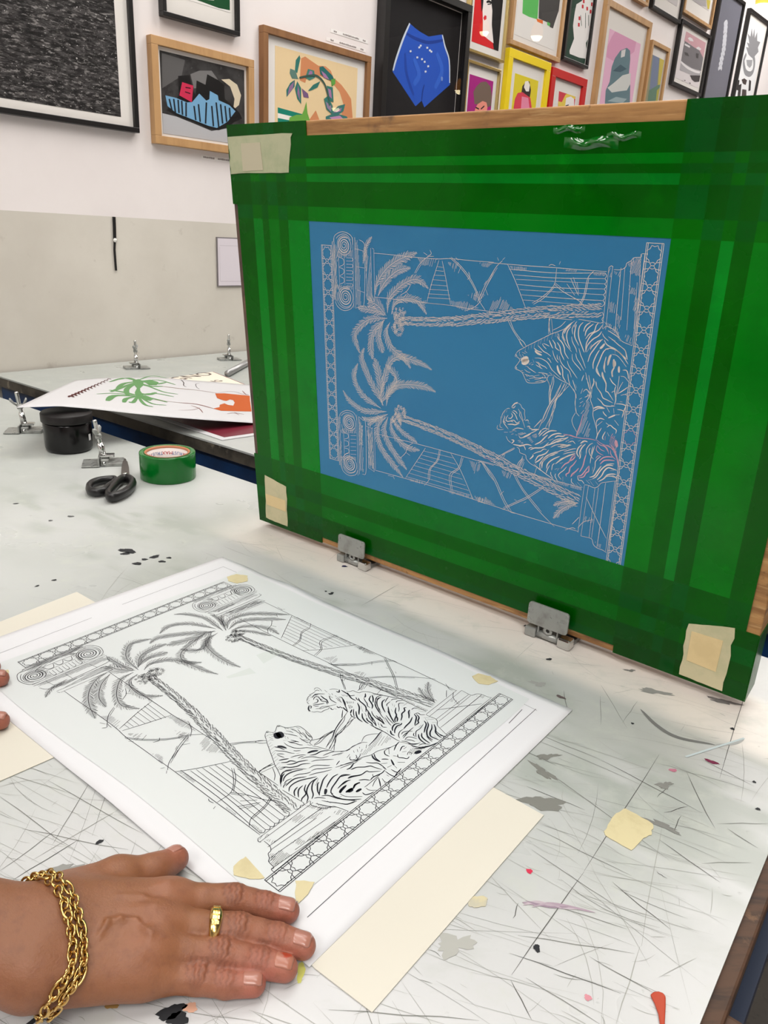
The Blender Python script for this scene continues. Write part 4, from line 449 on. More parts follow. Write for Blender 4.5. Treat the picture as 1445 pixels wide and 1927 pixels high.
def table(name, b0, b1, a1, label, wood, woodh):
    t = tag(empty(name, tab(-1.05, (b0 + b1) / 2, -TABLE)), label, 'table')
    def pts(g, z): return [tab(wall_a(b0) + .012 + g, b0 + g, z), tab(a1 - g, b0 + g, z), tab(a1 - g, b1 - g, z), tab(wall_a(b1) + .012 + g, b1 - g, z)]
    q = pts(0, 0); mb = MB()
    def topf(u, v): return (q[0] * (1 - u) + q[1] * u) * (1 - v) + (q[3] * (1 - u) + q[2] * u) * v
    mb.grid(topf, 260, 110); mb.sm = [False] * len(mb.f); k = len(mb.v)
    lo_ = [p - Vector((0, 0, .004)) for p in q]
    mb.add(q + lo_, [(0, 1, 5, 4), (1, 2, 6, 5), (2, 3, 7, 6), (3, 0, 4, 7), (7, 6, 5, 4)])
    wear_and_light(mb.build('tabletop', m_top, t), np.array(mb.v))
    mb = MB(); mb.prism(pts(.002, -.004 - woodh), Vector((0, 0, woodh - .0002))); mb.build('wood_edge', wood, t)
    z1 = -.0045 - woodh; z0 = z1 - .075
    for (p, q, nm) in ((0, 1, 'steel_rail'), (1, 2, 'steel_rail'), (2, 3, 'steel_rail'), (3, 0, 'steel_rail')):
        P = pts(.016, z0); A, B = P[p], P[q]
        d = (B - A); L = d.length; d.normalize(); n = Vector((0, 0, 1)).cross(d)
        mb = MB(); mb.frame_box(A, d, n, Vector((0, 0, 1)), (.0, 0, 0), (L - .04, .04, z1 - z0)); mb.build(nm, m_blue, t)
    for P in pts(.02, -TABLE) + [tab(-1.05, b0 + .02, -TABLE), tab(-1.05, b1 - .02, -TABLE)]:
        c = tab(-1.05, (b0 + b1) / 2, -TABLE) - P
        sx = 1 if c.dot(SD) >= 0 else -1; sy = 1 if c.dot(SN) >= 0 else -1
        mb = MB(); mb.frame_box(P, SD * sx, SN * sy, Vector((0, 0, 1)), (.002, .002, .0), (.05, .05, TABLE + z0)); mb.build('leg', m_blue, t)
    return t
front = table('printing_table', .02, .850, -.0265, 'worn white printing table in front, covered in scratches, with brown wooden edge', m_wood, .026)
back = table('printing_table', .972, 2.02, -.03, 'printing table behind the gap with grimy dark edge, standing against the gallery wall', m_dark, .025)
# wooden block under the near right corner
mb = MB(); mb.frame_box(tab(-.03, .02, 0), SD, SN, Vector((0, 0, 1)), (-.05, -.02, -.062), (.030, .375, -.010)); mb.build('corner_block', m_wood, front, bevel=.004)
mb = MB(); mb.frame_box(tab(-.03, .02, 0), SD, SN, Vector((0, 0, 1)), (-.02, .0, -.030), (.0145, .828, -.0045)); mb.build('wood_edge', m_wood, front, bevel=.002)
mb = MB(); mb.frame_box(tab(-.03, .02, 0), SD, SN, Vector((0, 0, 1)), (-.012, .385, -.17), (.022, .80, -.085)); mb.build('steel_rail', mat('shaded_blue_steel', (10, 32, 62), .5), front)  # darker copy of the blue steel, shade put into the colour

# scratches and cuts in the laminate
mb = MB()
mats_s = [mat('cut_dark', (92, 92, 88), .7), mat('cut_mid', (132, 133, 128), .7), mat('cut_light', (165, 166, 160), .7)]
def on_top(x, y): return (x, y, TABLE + .0003)
def scratch(pts, w, mi):
    pts = [p for p in pts if p[0] * SD.x + p[1] * SD.y < -.028 and p[0] * SN.x + p[1] * SN.y > .022]
    if len(pts) > 1: mb.use(mats_s[mi]); mb.ribbon(pts, w, on_top, .8)
LONG = [((1240, 1420), (1100, 1640), 0), ((1100, 1640), (962, 1835), 0), ((1405, 1290), (1355, 1465), 0), ((1010, 1380), (1130, 1430), 1), ((1130, 1430), (1320, 1530), 0), ((1290, 1452), (1345, 1560), 0),
        ((990, 1480), (1100, 1525), 0), ((960, 1795), (1170, 1870), 0), ((975, 1760), (1195, 1795), 1), ((1250, 1530), (1205, 1780), 2), ((1205, 1780), (1160, 1927), 2), ((1150, 1660), (1260, 1750), 0), ((1240, 1580), (1355, 1660), 0),
        ((1350, 1550), (1445, 1550), 1), ((1320, 1625), (1445, 1622), 1), ((1045, 1440), (960, 1400), 0), ((1060, 1300), (1070, 1345), 0), ((1130, 1290), (1180, 1370), 1), ((1200, 1320), (1170, 1360), 1), ((1130, 1310), (1130, 1365), 1),
        ((0, 1640), (110, 1560), 1), ((40, 1560), (240, 1600), 1), ((0, 1500), (140, 1600), 1), ((90, 1470), (270, 1570), 1), ((20, 1660), (150, 1580), 0), ((170, 1470), (100, 1590), 1), ((230, 1520), (60, 1620), 2), ((960, 1845), (1000, 1920), 0), ((975, 1700), (965, 1730), 0),
        ((1280, 1535), (1268, 1570), 0), ((1250, 1530), (1295, 1518), 0), ((1260, 1480), (1235, 1500), 0), ((1235, 1640), (1255, 1655), 0), ((620, 1900), (900, 1920), 1), ((1010, 1560), (1190, 1650), 1), ((1000, 1600), (1150, 1700), 1), ((680, 1140), (750, 1100), 1), ((1090, 1150), (1300, 1260), 2),
        ((1000, 1430), (1260, 1620), 1), ((1320, 1430), (1420, 1480), 1), ((1370, 1560), (1445, 1610), 0), ((1030, 1700), (1180, 1750), 1), ((990, 1840), (1130, 1927), 1), ((1110, 1800), (1230, 1870), 1)]
for (p, q, mi) in LONG:
    a = at(*p); b = at(*q)
    k = [(a.x + (b.x - a.x) * i / 4 + random.uniform(-.0006, .0006), a.y + (b.y - a.y) * i / 4 + random.uniform(-.0006, .0006)) for i in range(5)]
    scratch(k, .0006, mi)
for i in range(1500):
    a_ = random.uniform(-.75, -.04); b_ = random.betavariate(1.3, 2.0) * .72 + .03
    c = tab(a_, b_); L = random.choice([.008, .015, .03, .05, .09, .12]) * random.uniform(.5, 1.2)
    w = random.choice([random.gauss(-.42, .22), random.gauss(-.42, .12), random.uniform(0, PI)])
    d = Vector((math.cos(w), math.sin(w), 0)); n = Vector((-d.y, d.x, 0)); cu = random.gauss(0, .05) * L
    pts = [(c + d * (L * (t - .5)) + n * (cu * (4 * t * (1 - t)))) for t in (0, .25, .5, .75, 1)]
    scratch([(p.x, p.y) for p in pts], random.choice([.0002, .00025, .0003, .0004]), random.choice([1, 2, 2, 2]))
tag(mb.build('scratches', parent=front), kind='stuff')
# ink stains: outlines in table coordinates with their own colours
mb = MB()
def blot(px, py, rx, ry, col, rot=0.0, jag=.25, n=26, h=.0004):
    c = at(px, py); mb.use(flat(col)); pts = []
    ph = [random.uniform(0, 6) for _ in range(4)]
    for i in range(n):
        w = 2 * PI * i / n; r = 1 + jag * (math.sin(3 * w + ph[0]) * .5 + math.sin(5 * w + ph[1]) * .3 + math.sin(9 * w + ph[2]) * .3)
        x, y = rx * r * math.cos(w), ry * r * math.sin(w)
        pts.append((c.x + x * math.cos(rot) - y * math.sin(rot), c.y + x * math.sin(rot) + y * math.cos(rot), TABLE + h))
    mb.poly(pts)
INK = (46, 47, 50); GRY = (128, 128, 122)
for a in [(240, 1037, .013, .006, INK, -.3), (291, 1048, .007, .004, INK, .9), (272, 1053, .004, .003, INK, 0), (258, 1061, .006, .004, INK, 0), (305, 1057, .005, .003, INK, 0), (318, 1050, .0035, .0025, INK, 0), (236, 1042, .006, .004, INK, .4),
          (102, 1092, .003, .002, INK, .5), (70, 1103, .003, .0015, INK, 1), (133, 972, .005, .003, (96, 96, 96), 0), (95, 980, .003, .003, (96, 96, 96), 0), (648, 1066, .0038, .0026, (30, 30, 70), 0), (30, 948, .004, .002, INK, .4),
          (1075, 1185, .004, .002, INK, 0), (1033, 1241, .0035, .002, INK, .3), (622, 1118, .003, .002, INK, 0), (625, 1116, .002, .002, INK, 0), (613, 1113, .0015, .0015, INK, 0), (990, 1178, .003, .002, INK, 0), (1055, 1312, .005, .002, (96, 84, 84), -.6), (1378, 1372, .002, .002, INK, 0), (1339, 1434, .006, .0022, (120, 46, 74), -.5), (1266, 1450, .0035, .002, (190, 120, 140), 0),
          (996, 1640, .0022, .0022, (206, 56, 84), 0), (1106, 1878, .0022, .002, (206, 140, 150), 0), (1010, 1785, .002, .003, INK, 0), (187, 1585, .003, .0016, INK, .8), (132, 1641, .003, .0025, INK, 0), (1190, 1362, .0015, .0015, INK, 0), (1426, 1523, .002, .0015, INK, 0), (1419, 1472, .0015, .0015, INK, 0),
          (322, 1905, .008, .004, INK, .5), (335, 1918, .006, .004, INK, 0), (65, 1920, .006, .0015, INK, .9), (358, 1897, .004, .003, (225, 175, 150), 0), (210, 1893, .004, .002, (190, 150, 90), 0), (566, 1830, .0022, .007, (205, 205, 110), 0), (103, 1905, .003, .002, INK, 0)]:
    blot(*a)
for a in [(1022, 1512, .017, .0075, GRY, -.1, .35), (1022, 1453, .012, .004, GRY, -.9, .6), (1030, 1424, .01, .003, GRY, .3, .6), (1232, 1302, .016, .004, (150, 150, 146), -.2, .5), (1360, 1320, .014, .004, (120, 118, 116), -.3, .5), (1250, 1478, .007, .0035, (135, 135, 130), .4, .6), (1243, 1553, .014, .003, (130, 130, 126), -.5, .6), (855, 1778, .012, .007, (176, 176, 170), .3, .6), (1012, 1287, .008, .004, (160, 160, 156), -.3, .6), (1185, 1262, .006, .002, (130, 130, 126), 0, .6), (115, 1640, .012, .005, (150, 150, 146), .5, .6)]:
    blot(*a)
for kk, (pts, w, col) in enumerate([([(1205, 1335), (1235, 1365), (1275, 1388), (1345, 1402)], .0045, (118, 118, 116)), ([(1345, 1402), (1380, 1400), (1400, 1392)], .003, (176, 178, 176)), ([(982, 1699), (1010, 1702), (1050, 1703), (1120, 1718)], .0026, (168, 150, 162)), ([(984, 1704), (1010, 1698), (1045, 1707), (1085, 1712)], .0022, (186, 172, 180)), ([(988, 1696), (1030, 1707), (1070, 1708)], .0016, (150, 132, 146)), ([(1000, 1708), (1030, 1702), (1060, 1711)], .0014, (176, 160, 170)), ([(1290, 1425), (1400, 1390)], .02, (196, 208, 210))]):
    mb.use(flat(col)); mb.ribbon(smooth_line([tuple(at(*p))[:2] for p in pts], 6), w, lambda x, y: (x, y, TABLE + .00035 + kk * .00004), .9)
tag(mb.build('ink_stains', parent=front), kind='stuff')
# ================================================================ silkscreen frame standing in its hinge clamps
KS = 0.972 * 0.42 / 0.4907
TILT = -0.0976321
SU = Vector((0, 0, math.cos(TILT))) + SN * math.sin(TILT)
SF = SD.cross(SU)                                   # front of the screen, towards the photographer
P0 = EYE + (at(490, 977) - EYE) * 0.972            # its lower left corner
def scr(u, v, f=0.0): return P0 + SD * u + SU * v + SF * f
def scr_px(px, py):
    p = on_plane(px, py, P0, SF) - P0; return (p.dot(SD), p.dot(SU))
SW, SH = scr_px(1400, 1310)[0] + .001, scr_px(428, 235)[1]
screen = tag(empty('silkscreen', scr(SW / 2, 0)), 'large upright silkscreen with green taped border and blue printed stencil', 'silkscreen')
m_fw = mat('screen_wood', (178, 132, 80), 0.55, noise=[((128, 86, 48), 10, .44, .62, .75, (1, 1, 12)), ((84, 66, 54), 9, .60, .68, .85, None), ((210, 172, 118), 14, .56, .68, .6, (1, 1, 14)), ((70, 52, 42), 40, .66, .72, .7, None)])
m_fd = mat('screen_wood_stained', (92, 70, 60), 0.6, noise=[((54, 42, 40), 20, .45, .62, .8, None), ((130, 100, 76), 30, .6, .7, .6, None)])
TH = .034; BW = .042
def bar(lo, hi, m):
    mb = MB(); mb.frame_box(scr(0, 0), SD, SU, SF, (lo[0], lo[1], -TH), (hi[0], hi[1], 0)); return mb.build('frame_bar', m, screen, bevel=.0015)
bar((0, 0), (SW, BW), m_fw); bar((0, SH - BW), (SW, SH), m_fw)
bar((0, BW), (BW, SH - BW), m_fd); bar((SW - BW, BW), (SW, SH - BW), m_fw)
# mesh coated with blue emulsion
u0_, v0_ = scr_px(603, 885); u1_, v1_ = scr_px(1262, 450)
u0_, u1_, v0_, v1_ = .1545 * KS, .6585 * KS, .1265 * KS, .5043 * KS
m_em = mat('blue_emulsion', (70, 144, 184), 0.33, spec=0.5, noise=[((58, 128, 172), 5, .4, .65, .6, None), ((60, 92, 140), 38, .73, .77, .6, None), ((90, 158, 194), 2.2, .5, .7, .4, None)], rnoise=(20, .28, .42))
mb = MB(); mb.frame_box(scr(0, 0), SD, SU, SF, (u0_ - .01, v0_ - .01, .0002), (u1_ + .01, v1_ + .01, .0010)); mb.build('stencil_mesh', m_em, screen)
nt = m_em.node_tree; pb = nt.nodes['Principled BSDF']; tl = nt.nodes.new('ShaderNodeBsdfTranslucent'); mxs = nt.nodes.new('ShaderNodeMixShader')
tl.inputs[0].default_value = lin((84, 176, 216)); mxs.inputs[0].default_value = .42
nt.links.new(pb.outputs[0], mxs.inputs[1]); nt.links.new(tl.outputs[0], mxs.inputs[2]); nt.links.new(mxs.outputs[0], nt.nodes['Material Output'].inputs[0])
# green packing tape: layers of strips, each further layer deepens the green
def us(px, py): return scr_px(px, py)[0]
def vs_(px, py): return scr_px(px, py)[1]
UB = [0, us(494, 620), us(510, 620), us(521, 620), us(539, 620), us(555, 620), u0_, u1_, us(1319, 452), us(1358, 452), us(1383, 452), us(1420, 452), us(1418, 452) + .035, SW]
UM = [.55, .62, 1.05, .72, 1.1, .74, 1.0, 1.0, 1.08, .66, 1.18, .70, 1.12, .6]
UM = [.56, .58, 1.0, .70, 1.02, .72, 1.0, None, 1.02, .66, 1.1, .66, 1.08, .62]
VB = [0, .020, .045, .062, .078, v0_, v1_, vs_(1200, 409), vs_(1200, 347), vs_(1200, 326), vs_(1200, 308), vs_(1200, 288), SH]
VM = [.42, .50, .86, .62, .78, None, .98, .66, .62, 1.0, .72, 1.05, .56]
HU = [0, 1, -1]
def jit(c, k): return tuple(max(0, min(255, int(x * k))) for x in c)
HUE = [(0, 112, 14), (0, 110, 0), (0, 118, 26), (0, 106, 0)]
def green(k, i):
    c = HUE[i % 4]; return c, k
greens = {}
def tape_mat(k, i):
    k = round(k * 20) / 20; key = (k, i % 4)
    if key not in greens:
        c = jit(HUE[i % 4], .50 + .56 * k)
        greens[key] = mat('packing_tape_%d_%d' % (int(k * 100), i % 4), c, .24, spec=.16,
                          noise=[(jit(c, .84), 7, .45, .62, .7, (1, 1, 1)), (jit(c, 1.16), 24, .6, .74, .5, None)], bump=(55, None, .10, .002), coat=.06, rnoise=(18, .16, .36))
    return greens[key]
ul, ur = u0_, u1_
cols = [(UB[i], UB[i + 1], UM[i + 1]) for i in range(len(UB) - 1)]
cols = [(0, us(494, 620), .56), (us(494, 620), us(510, 620), .98), (us(510, 620), us(521, 620), .68), (us(521, 620), us(539, 620), 1.0), (us(539, 620), us(555, 620), .70), (us(555, 620), u0_, 1.0),
        (u0_, u1_, 1.0), (u1_, us(1319, 452), 1.0), (us(1319, 452), us(1358, 452), .66), (us(1358, 452), us(1383, 452), 1.1), (us(1383, 452), us(1420, 452), .64), (us(1420, 452), SW - .032, 1.06), (SW - .032, SW, .6)]
rows = [(0, .020, .34), (.020, .040, .46), (.040, .058, .82), (.058, .076, .58), (.076, v0_, .74), (v0_, v1_, 1.0), (v1_, vs_(1200, 409), .98), (vs_(1200, 409), vs_(1200, 347), .62), (vs_(1200, 347), vs_(1200, 326), 1.0), (vs_(1200, 326), vs_(1200, 308), .66), (vs_(1200, 308), vs_(1200, 288), 1.06), (vs_(1200, 288), SH, .52)]
b_top = vs_(900, 242); uwa, uwb = us(577, 240), us(1292, 205)     # bare wood along the top edge
b_bot = .009; ubb = us(607, 1010); ube = us(1155, 1215)
def strips(name, cells):
    mb = MB()
    for (a, b, c, d, k, i) in cells:
        if b - a < .0004 or d - c < .0004: continue
        mb.use(tape_mat(k, i)); mb.frame_box(scr(0, 0), SD, SU, SF, (a, c, .0004), (b, d, .0014))
    return mb.build(name, parent=screen)
cells = []
for i, (a, b, k) in enumerate(cols):
    for j, (c, d, kk) in enumerate(rows):
        inx = a >= u0_ - 1e-6 and b <= u1_ + 1e-6; iny = c >= v0_ - 1e-6 and d <= v1_ + 1e-6
        if inx and iny: continue
        tot = kk if inx else (k if iny else min(k, kk) * .80)
        segs = [(a, b)]
        if j == len(rows) - 1:       # leave the bare wood strip
            segs = []
            cells.append((a, b, c, b_top, tot, i + j))
            for (x, y) in ((a, min(b, uwa)), (max(a, uwb), b)):
                if y > x: cells.append((x, y, b_top, d, tot * .9, i + j))
            continue
        if j == 0:
            cells.append((a, b, b_bot, d, tot, i + j))
            for (x, y) in ((a, min(b, ubb)), (max(a, ube), b)):
                if y > x: cells.append((x, y, c, b_bot, tot, i + j))
            continue
        if i == 0 and c < vs_(445, 405) and d > vs_(470, 700):
            cells.append((a + .008, b, c, d, tot, i + j)); continue
        if i == len(cols) - 1 and .06 < c < .4:
            cells.append((a, b - .012, c, d, tot, i + j)); continue
        cells.append((a, b, c, d, tot, i + j))
strips('packing_tape', cells)
# folds of tape added near the top edge, shaped to give lamp glare
mb = MB(); m_fold = mat('tape_glare_fold', (0, 96, 16), .12, spec=.6, coat=.6)
mb.use(m_fold)
for (px, py, L, n) in [(1075, 238, .030, 1), (1130, 264, .050, 1), (1152, 252, .03, 1), (1095, 262, .03, 1)]:
    uc, vc = scr_px(px, py)
    for i in range(n):
        u0f, v0f = uc + random.uniform(-.012, .012), vc + (i - n / 2) * .0042; Lf = L; hf = L * .05; wf = L * .085; ph = random.uniform(0, 6)
        mb.grid(lambda s, t: scr(u0f + Lf * (s - .5), v0f + wf * (t * 2 - 1) + .0012 * math.sin(s * 9 + ph), .00142 + hf * math.sin(PI * t) * math.sin(PI * s) * (1 + .35 * math.sin(s * 17 + ph + 3 * t))), 20, 10)
        mb.build('tape_glare_fold', parent=screen); mb = MB().use(m_fold)
# tape folded over the right end of the frame
mb = MB(); mb.use(tape_mat(.5, 1)); mb.frame_box(scr(SW, 0), SU, SF, SD, (0, -TH, .0002), (.075, .0014, .0009)); mb.build('end_tape', parent=screen)
mb = MB(); mb.use(tape_mat(.5, 1)); mb.frame_box(scr(SW, 0), SU, SF, SD, (.42, -TH, .0002), (SH, .0014, .0009)); mb.build('end_tape', parent=screen)
# masking tape patches over the registration marks
m_mask = mat('masking_tape', (205, 196, 160), .6, noise=[((186, 184, 146), 30, .45, .6, .7, None)], bump=(80, None, .25, .002))
m_mask2 = mat('masking_tape_square', (226, 202, 152), .6, noise=[((214, 190, 140), 30, .5, .65, .6, None)])
m_mask3 = mat('masking_tape_thin', (184, 186, 152), .5, noise=[((166, 174, 138), 40, .45, .6, .7, None), ((196, 196, 160), 18, .6, .72, .6, None)])
def patch(corners, sq, m1, m2, name='masking_tape'):
    P = [scr_px(*c) for c in corners]; pts = []
    for i in range(len(P)):
        a, b = P[i], P[(i + 1) % len(P)]
        for k in range(7):
            t = k / 7; j = .0011 if i in (1, 3) else .0003
            pts.append(scr(a[0] + (b[0] - a[0]) * t + random.uniform(-j, j), a[1] + (b[1] - a[1]) * t + random.uniform(-j, j), .0017))
    mb = MB(); mb.use(m1); mb.prism(pts, SF * .0005)
    o = mb.build(name, parent=screen)
    if sq:
        mb = MB(); mb.use(m2); mb.prism([scr(*scr_px(*c), .00225) for c in sq], SF * .0004); mb.build('tape_square', parent=o)
    return o
patch([(431, 258), (551, 249), (546, 325), (437, 326)], [(456, 270), (492, 268), (498, 320), (460, 322)], m_mask3, mat('tape_sq_grey', (196, 188, 162), .6))
patch([(500, 893), (540, 915), (543, 990), (503, 974)], [(502, 928), (539, 941), (540, 962), (504, 948)], m_mask, m_mask2)
patch([(1297, 1172), (1385, 1180), (1360, 1299), (1278, 1266)], [(1303, 1186), (1362, 1204), (1348, 1262), (1293, 1240)], m_mask, m_mask2)

# ---------------------------------------------------------------- the line drawing (stencil and film show the same one)
def parse(s): 
    v = list(map(int, s.split(','))); return [(v[i] * 1e-4, v[i + 1] * 1e-4) for i in range(0, len(v), 2)]
def hatch_lines(poly, ang, step):
    P = np.array(poly); d = np.array([math.cos(ang), math.sin(ang)]); n = np.array([-d[1], d[0]])
    lo, hi = (P @ n).min(), (P @ n).max(); out = []
    c = lo + step * .5
    while c < hi:
        xs = []
        for i in range(len(P)):
            a, b = P[i], P[(i + 1) % len(P)]; da, db = a @ n - c, b @ n - c
            if (da < 0) != (db < 0): xs.append((a + (b - a) * (da / (da - db))) @ d)
        xs.sort()
        for i in range(0, len(xs) - 1, 2):
            if random.random() < .85:
                g = random.uniform(0, .25) * (xs[i + 1] - xs[i])
                out.append([tuple(d * (xs[i] + g * random.random()) + n * c), tuple(d * (xs[i + 1] - g) + n * c)])
        c += step * random.uniform(.8, 1.2)
    return out
def drawing():
    """strokes (width, points, taper) in metres of the drawing's own plane, u along, v up"""
    R = random.Random(3); out = []
    for s in INK_STROKES.split(';'):
        w, p = s.split(':'); w = max(.00048, float(w) * .00060)
        out.append((w, smooth_line(parse(p), 4), .35 if w < .0005 else .75))
    for s in INK_HATCH.split(';'):
        for l in hatch_lines(parse(s), 1.35 + R.uniform(-.15, .15), .0014): out.append((.0004, l, .3))
    for s in INK_FRONDS.split(';'):
        w, p = s.split(':'); w = int(w) * 1e-4 * 1.05; pts = smooth_line(parse(p), 10)
        A = np.array(pts); seg = np.linalg.norm(np.diff(A, axis=0), axis=1); cum = np.r_[0, np.cumsum(seg)]; L = cum[-1]
        out.append((.0005, pts, .5))
        n = int(L / .0019)
        for i in range(1, n):
            t = i / n; x = np.interp(t * L, cum, A[:, 0]); y = np.interp(t * L, cum, A[:, 1])
            x2 = np.interp(min(t * L + .001, L), cum, A[:, 0]); y2 = np.interp(min(t * L + .001, L), cum, A[:, 1])
            tx, ty = x2 - x, y2 - y; q = math.hypot(tx, ty) + 1e-9; tx /= q; ty /= q
            prof = (min(1, t * 5) * min(1, (1 - t) * 3.5 + .15))
            for sgn in (-1, 1):
                a = sgn * R.uniform(.75, 1.0); l = w * prof * R.uniform(.75, 1.1)
                dx, dy = tx * math.cos(a) - ty * math.sin(a), tx * math.sin(a) + ty * math.cos(a)
                out.append((.00040, [(x, y), (x + dx * l * .55 + tx * l * .06, y + dy * l * .55 + ty * l * .06), (x + dx * l + tx * l * .22, y + dy * l + ty * l * .22)], .4))
    for s in INK_TRUNKS.split(';'):
        ws, p = s.split(':'); wa, wb_ = [int(x) * 1e-4 for x in ws.split(',')]; A = np.array(smooth_line(parse(p), 10))
        seg = np.linalg.norm(np.diff(A, axis=0), axis=1); cum = np.r_[0, np.cumsum(seg)]; L = cum[-1]
        n = int(L / .0026)
        for i in range(n):
            t = i / n; w = wa + (wb_ - wa) * t
            x = np.interp(t * L, cum, A[:, 0]); y = np.interp(t * L, cum, A[:, 1])
            x2 = np.interp(min(t * L + .002, L), cum, A[:, 0]); y2 = np.interp(min(t * L + .002, L), cum, A[:, 1])
            tx, ty = x2 - x, y2 - y; q = math.hypot(tx, ty) + 1e-9; tx /= q; ty /= q
            for j in range(5):
                o = (j - 2 + R.uniform(-.3, .3)) / 4.4 * w; l = R.uniform(.0035, .0055); sg = 1 if o > 0 else -1
                cx, cy = x - ty * o, y + tx * o
                e = (cx - tx * l - ty * sg * l * .35, cy - ty * l + tx * sg * l * .35)
                out.append((.0004, [(cx, cy), (cx - tx * l * .5 - ty * sg * l * .28, cy - ty * l * .5 + tx * sg * l * .28), e, (cx - tx * l * .35 - ty * sg * l * .02, cy - ty * l * .35 + tx * sg * l * .02)], .4))
    for (r, x, y) in INK_NUTS:
        r *= 1e-4 * 1.15; x *= 1e-4; y *= 1e-4
        for i in range(64):
            a = R.uniform(0, 2 * PI); q = r * math.sqrt(R.random()); cx, cy = x + q * math.cos(a), y + q * math.sin(a); rr = R.uniform(.0010, .0016)
            out.append((.0003, [(cx + rr * math.cos(b), cy + rr * math.sin(b)) for b in np.linspace(0, 5.4, 9)], 0))
    for (r, x, y) in INK_SCROLLS:
        r *= 1e-4 * 1.05; x *= 1e-4; y *= 1e-4
        out.append((.0007, [(x + r * (1 - .86 * t) * math.cos(1 + 20 * t), y + r * (1 - .86 * t) * math.sin(1 + 20 * t)) for t in np.linspace(0, 1, 70)], .2))
        out.append((.0005, [(x + r * 1.12 * math.cos(b), y + r * 1.12 * math.sin(b)) for b in np.linspace(0, 2 * PI, 40)], 0))
        out.append((.0004, [(x + r * .93 * (1 - .86 * t) * math.cos(1.3 + 20 * t), y + r * .93 * (1 - .86 * t) * math.sin(1.3 + 20 * t)) for t in np.linspace(0, 1, 70)], .2))
    for q in INK_STRIPS:
        c = [np.array(q[i:i + 2]) * 1e-4 for i in (0, 2, 4, 6)]; n = q[8]
        def at_(s, t): return tuple((c[0] * (1 - s) + c[1] * s) * (1 - t) + (c[2] * (1 - s) + c[3] * s) * t)
        for s in (0, .10, .90, 1): out.append((.0005, [at_(s, 0), at_(s, .5), at_(s, 1)], 0))
        out.append((.0005, [at_(0, 0), at_(1, 0)], 0)); out.append((.0005, [at_(0, 1), at_(1, 1)], 0))
        for i in range(n):
            t0, dt = i / n, 1 / n
            def cell(x, y): return at_(x, t0 + dt * y)
            star = []
            for k in range(16):
                a = 2 * PI * k / 16 + PI / 8; rr = .46 if k % 2 == 0 else .37
                star.append(cell(.5 + rr * math.cos(a), .5 + rr * .94 * math.sin(a)))
            out.append((.0005, star + star[:1], 0))
            if i < n - 1:
                out.append((.0005, [cell(0, .82), cell(.3, .86), cell(.42, 1.0), cell(.3, 1.14), cell(0, 1.18)], 0))
                out.append((.0005, [cell(1, .82), cell(.7, .86), cell(.58, 1.0), cell(.7, 1.14), cell(1, 1.18)], 0))
                out.append((.0005, [cell(.42, 1), cell(.58, 1)], 0))
    return out
INKS = drawing()
m_line = mat('open_mesh', (222, 212, 202), .6, spec=.2)
m_pink = mat('open_mesh_pink', (206, 160, 176), .6, spec=.2)
mb = MB().use(m_line)
PK = [(scr_px(1085, 880), .022), (scr_px(1140, 850), .02), (scr_px(1085, 815), .012), (scr_px(1168, 820), .016), (scr_px(915, 872), .012)]
for w, p, tp in INKS:
    q = [(x * KS, y * KS) for x, y in p]
    mx, my = q[len(q) // 2]
    pink = any(math.hypot(mx - a[0], my - a[1]) < r * .6 for a, r in PK)
    mb.use(m_pink if pink else m_line); mb.ribbon(q, w * .95, lambda x, y: scr(x, y, .00115), tp)
tag(mb.build('stencil_drawing', parent=screen), 'pale line drawing of palms, columns and tigers in the blue stencil')
# ================================================================ sheets on the front table
def bump_h(x, y):
    """gentle waves of the big sheet"""
    p = Vector((x, y, 0))
    def g(px, py, h, r):
        c = at(px, py); return h * math.exp(-((x - c.x) ** 2 + (y - c.y) ** 2) / (r * r))
    return g(575, 1098, .0045, .035) + g(470, 1060, .0015, .03) + g(840, 1215, .002, .05) + g(150, 1530, .002, .04)
m_cream = mat('cream_card', (218, 213, 200), .7, spec=.2)
def sheet_prism(name, corners, h, th, m, label, cat, group=None):
    mb = MB(); mb.prism([at(*c, h) for c in corners], Vector((0, 0, th)))
    o = mb.build(name, m, base=at(*corners[0], h)); return tag(o, label, cat, group)
sheet_prism('cream_card', [(-90, 1206), (144.5, 1114.5), (420, 1270), (97, 1428), (-60, 1497)], .0005, .0006, m_cream, 'cream card half hidden under the far left of the drawing sheet, near the fingertips', 'paper')
sheet_prism('cream_card', [(592, 1823), (700, 1906), (1023, 1535), (933, 1485), (760, 1400), (480, 1700)], .0005, .0006, m_cream, 'cream card sticking out under the lower right edge of the drawing sheet', 'paper')
KP = 0.42 / 0.4907
XA = ((0.7669309, -0.59247265), (-0.58940461, -0.75244377)); XB = (-0.27061818, 1.20847421)
def film_xy(u, v):
    return ((u * XA[0][0] + v * XA[1][0] + XB[0]) * KP, (u * XA[0][1] + v * XA[1][1] + XB[1]) * KP)
pT, pR_, pB = at(418, 1050), at(1077, 1338), at(582, 1823)
pL = pT + pB - pR_
sheet = tag(empty('drawing_sheet', (pT + pB) / 2 + Vector((0, 0, .0015))), 'large white sheet on the table with a black ink drawing of palms and tigers', 'paper')
m_paper = mat('white_paper', (224, 224, 227), .75, spec=.2)
SHT = .0016
def sheet_pt(s, t, o=0.0):
    p = pT * (1 - s) * (1 - t) + pR_ * s * (1 - t) + pB * s * t + pL * (1 - s) * t
    return Vector((p.x, p.y, TABLE + SHT + bump_h(p.x, p.y) + o))
mb = MB(); mb.grid(lambda s, t: sheet_pt(s, t), 60, 44); sh = mb.build('sheet', m_paper, sheet)
so = sh.modifiers.new('thickness', 'SOLIDIFY'); so.thickness = .0003; so.offset = 1
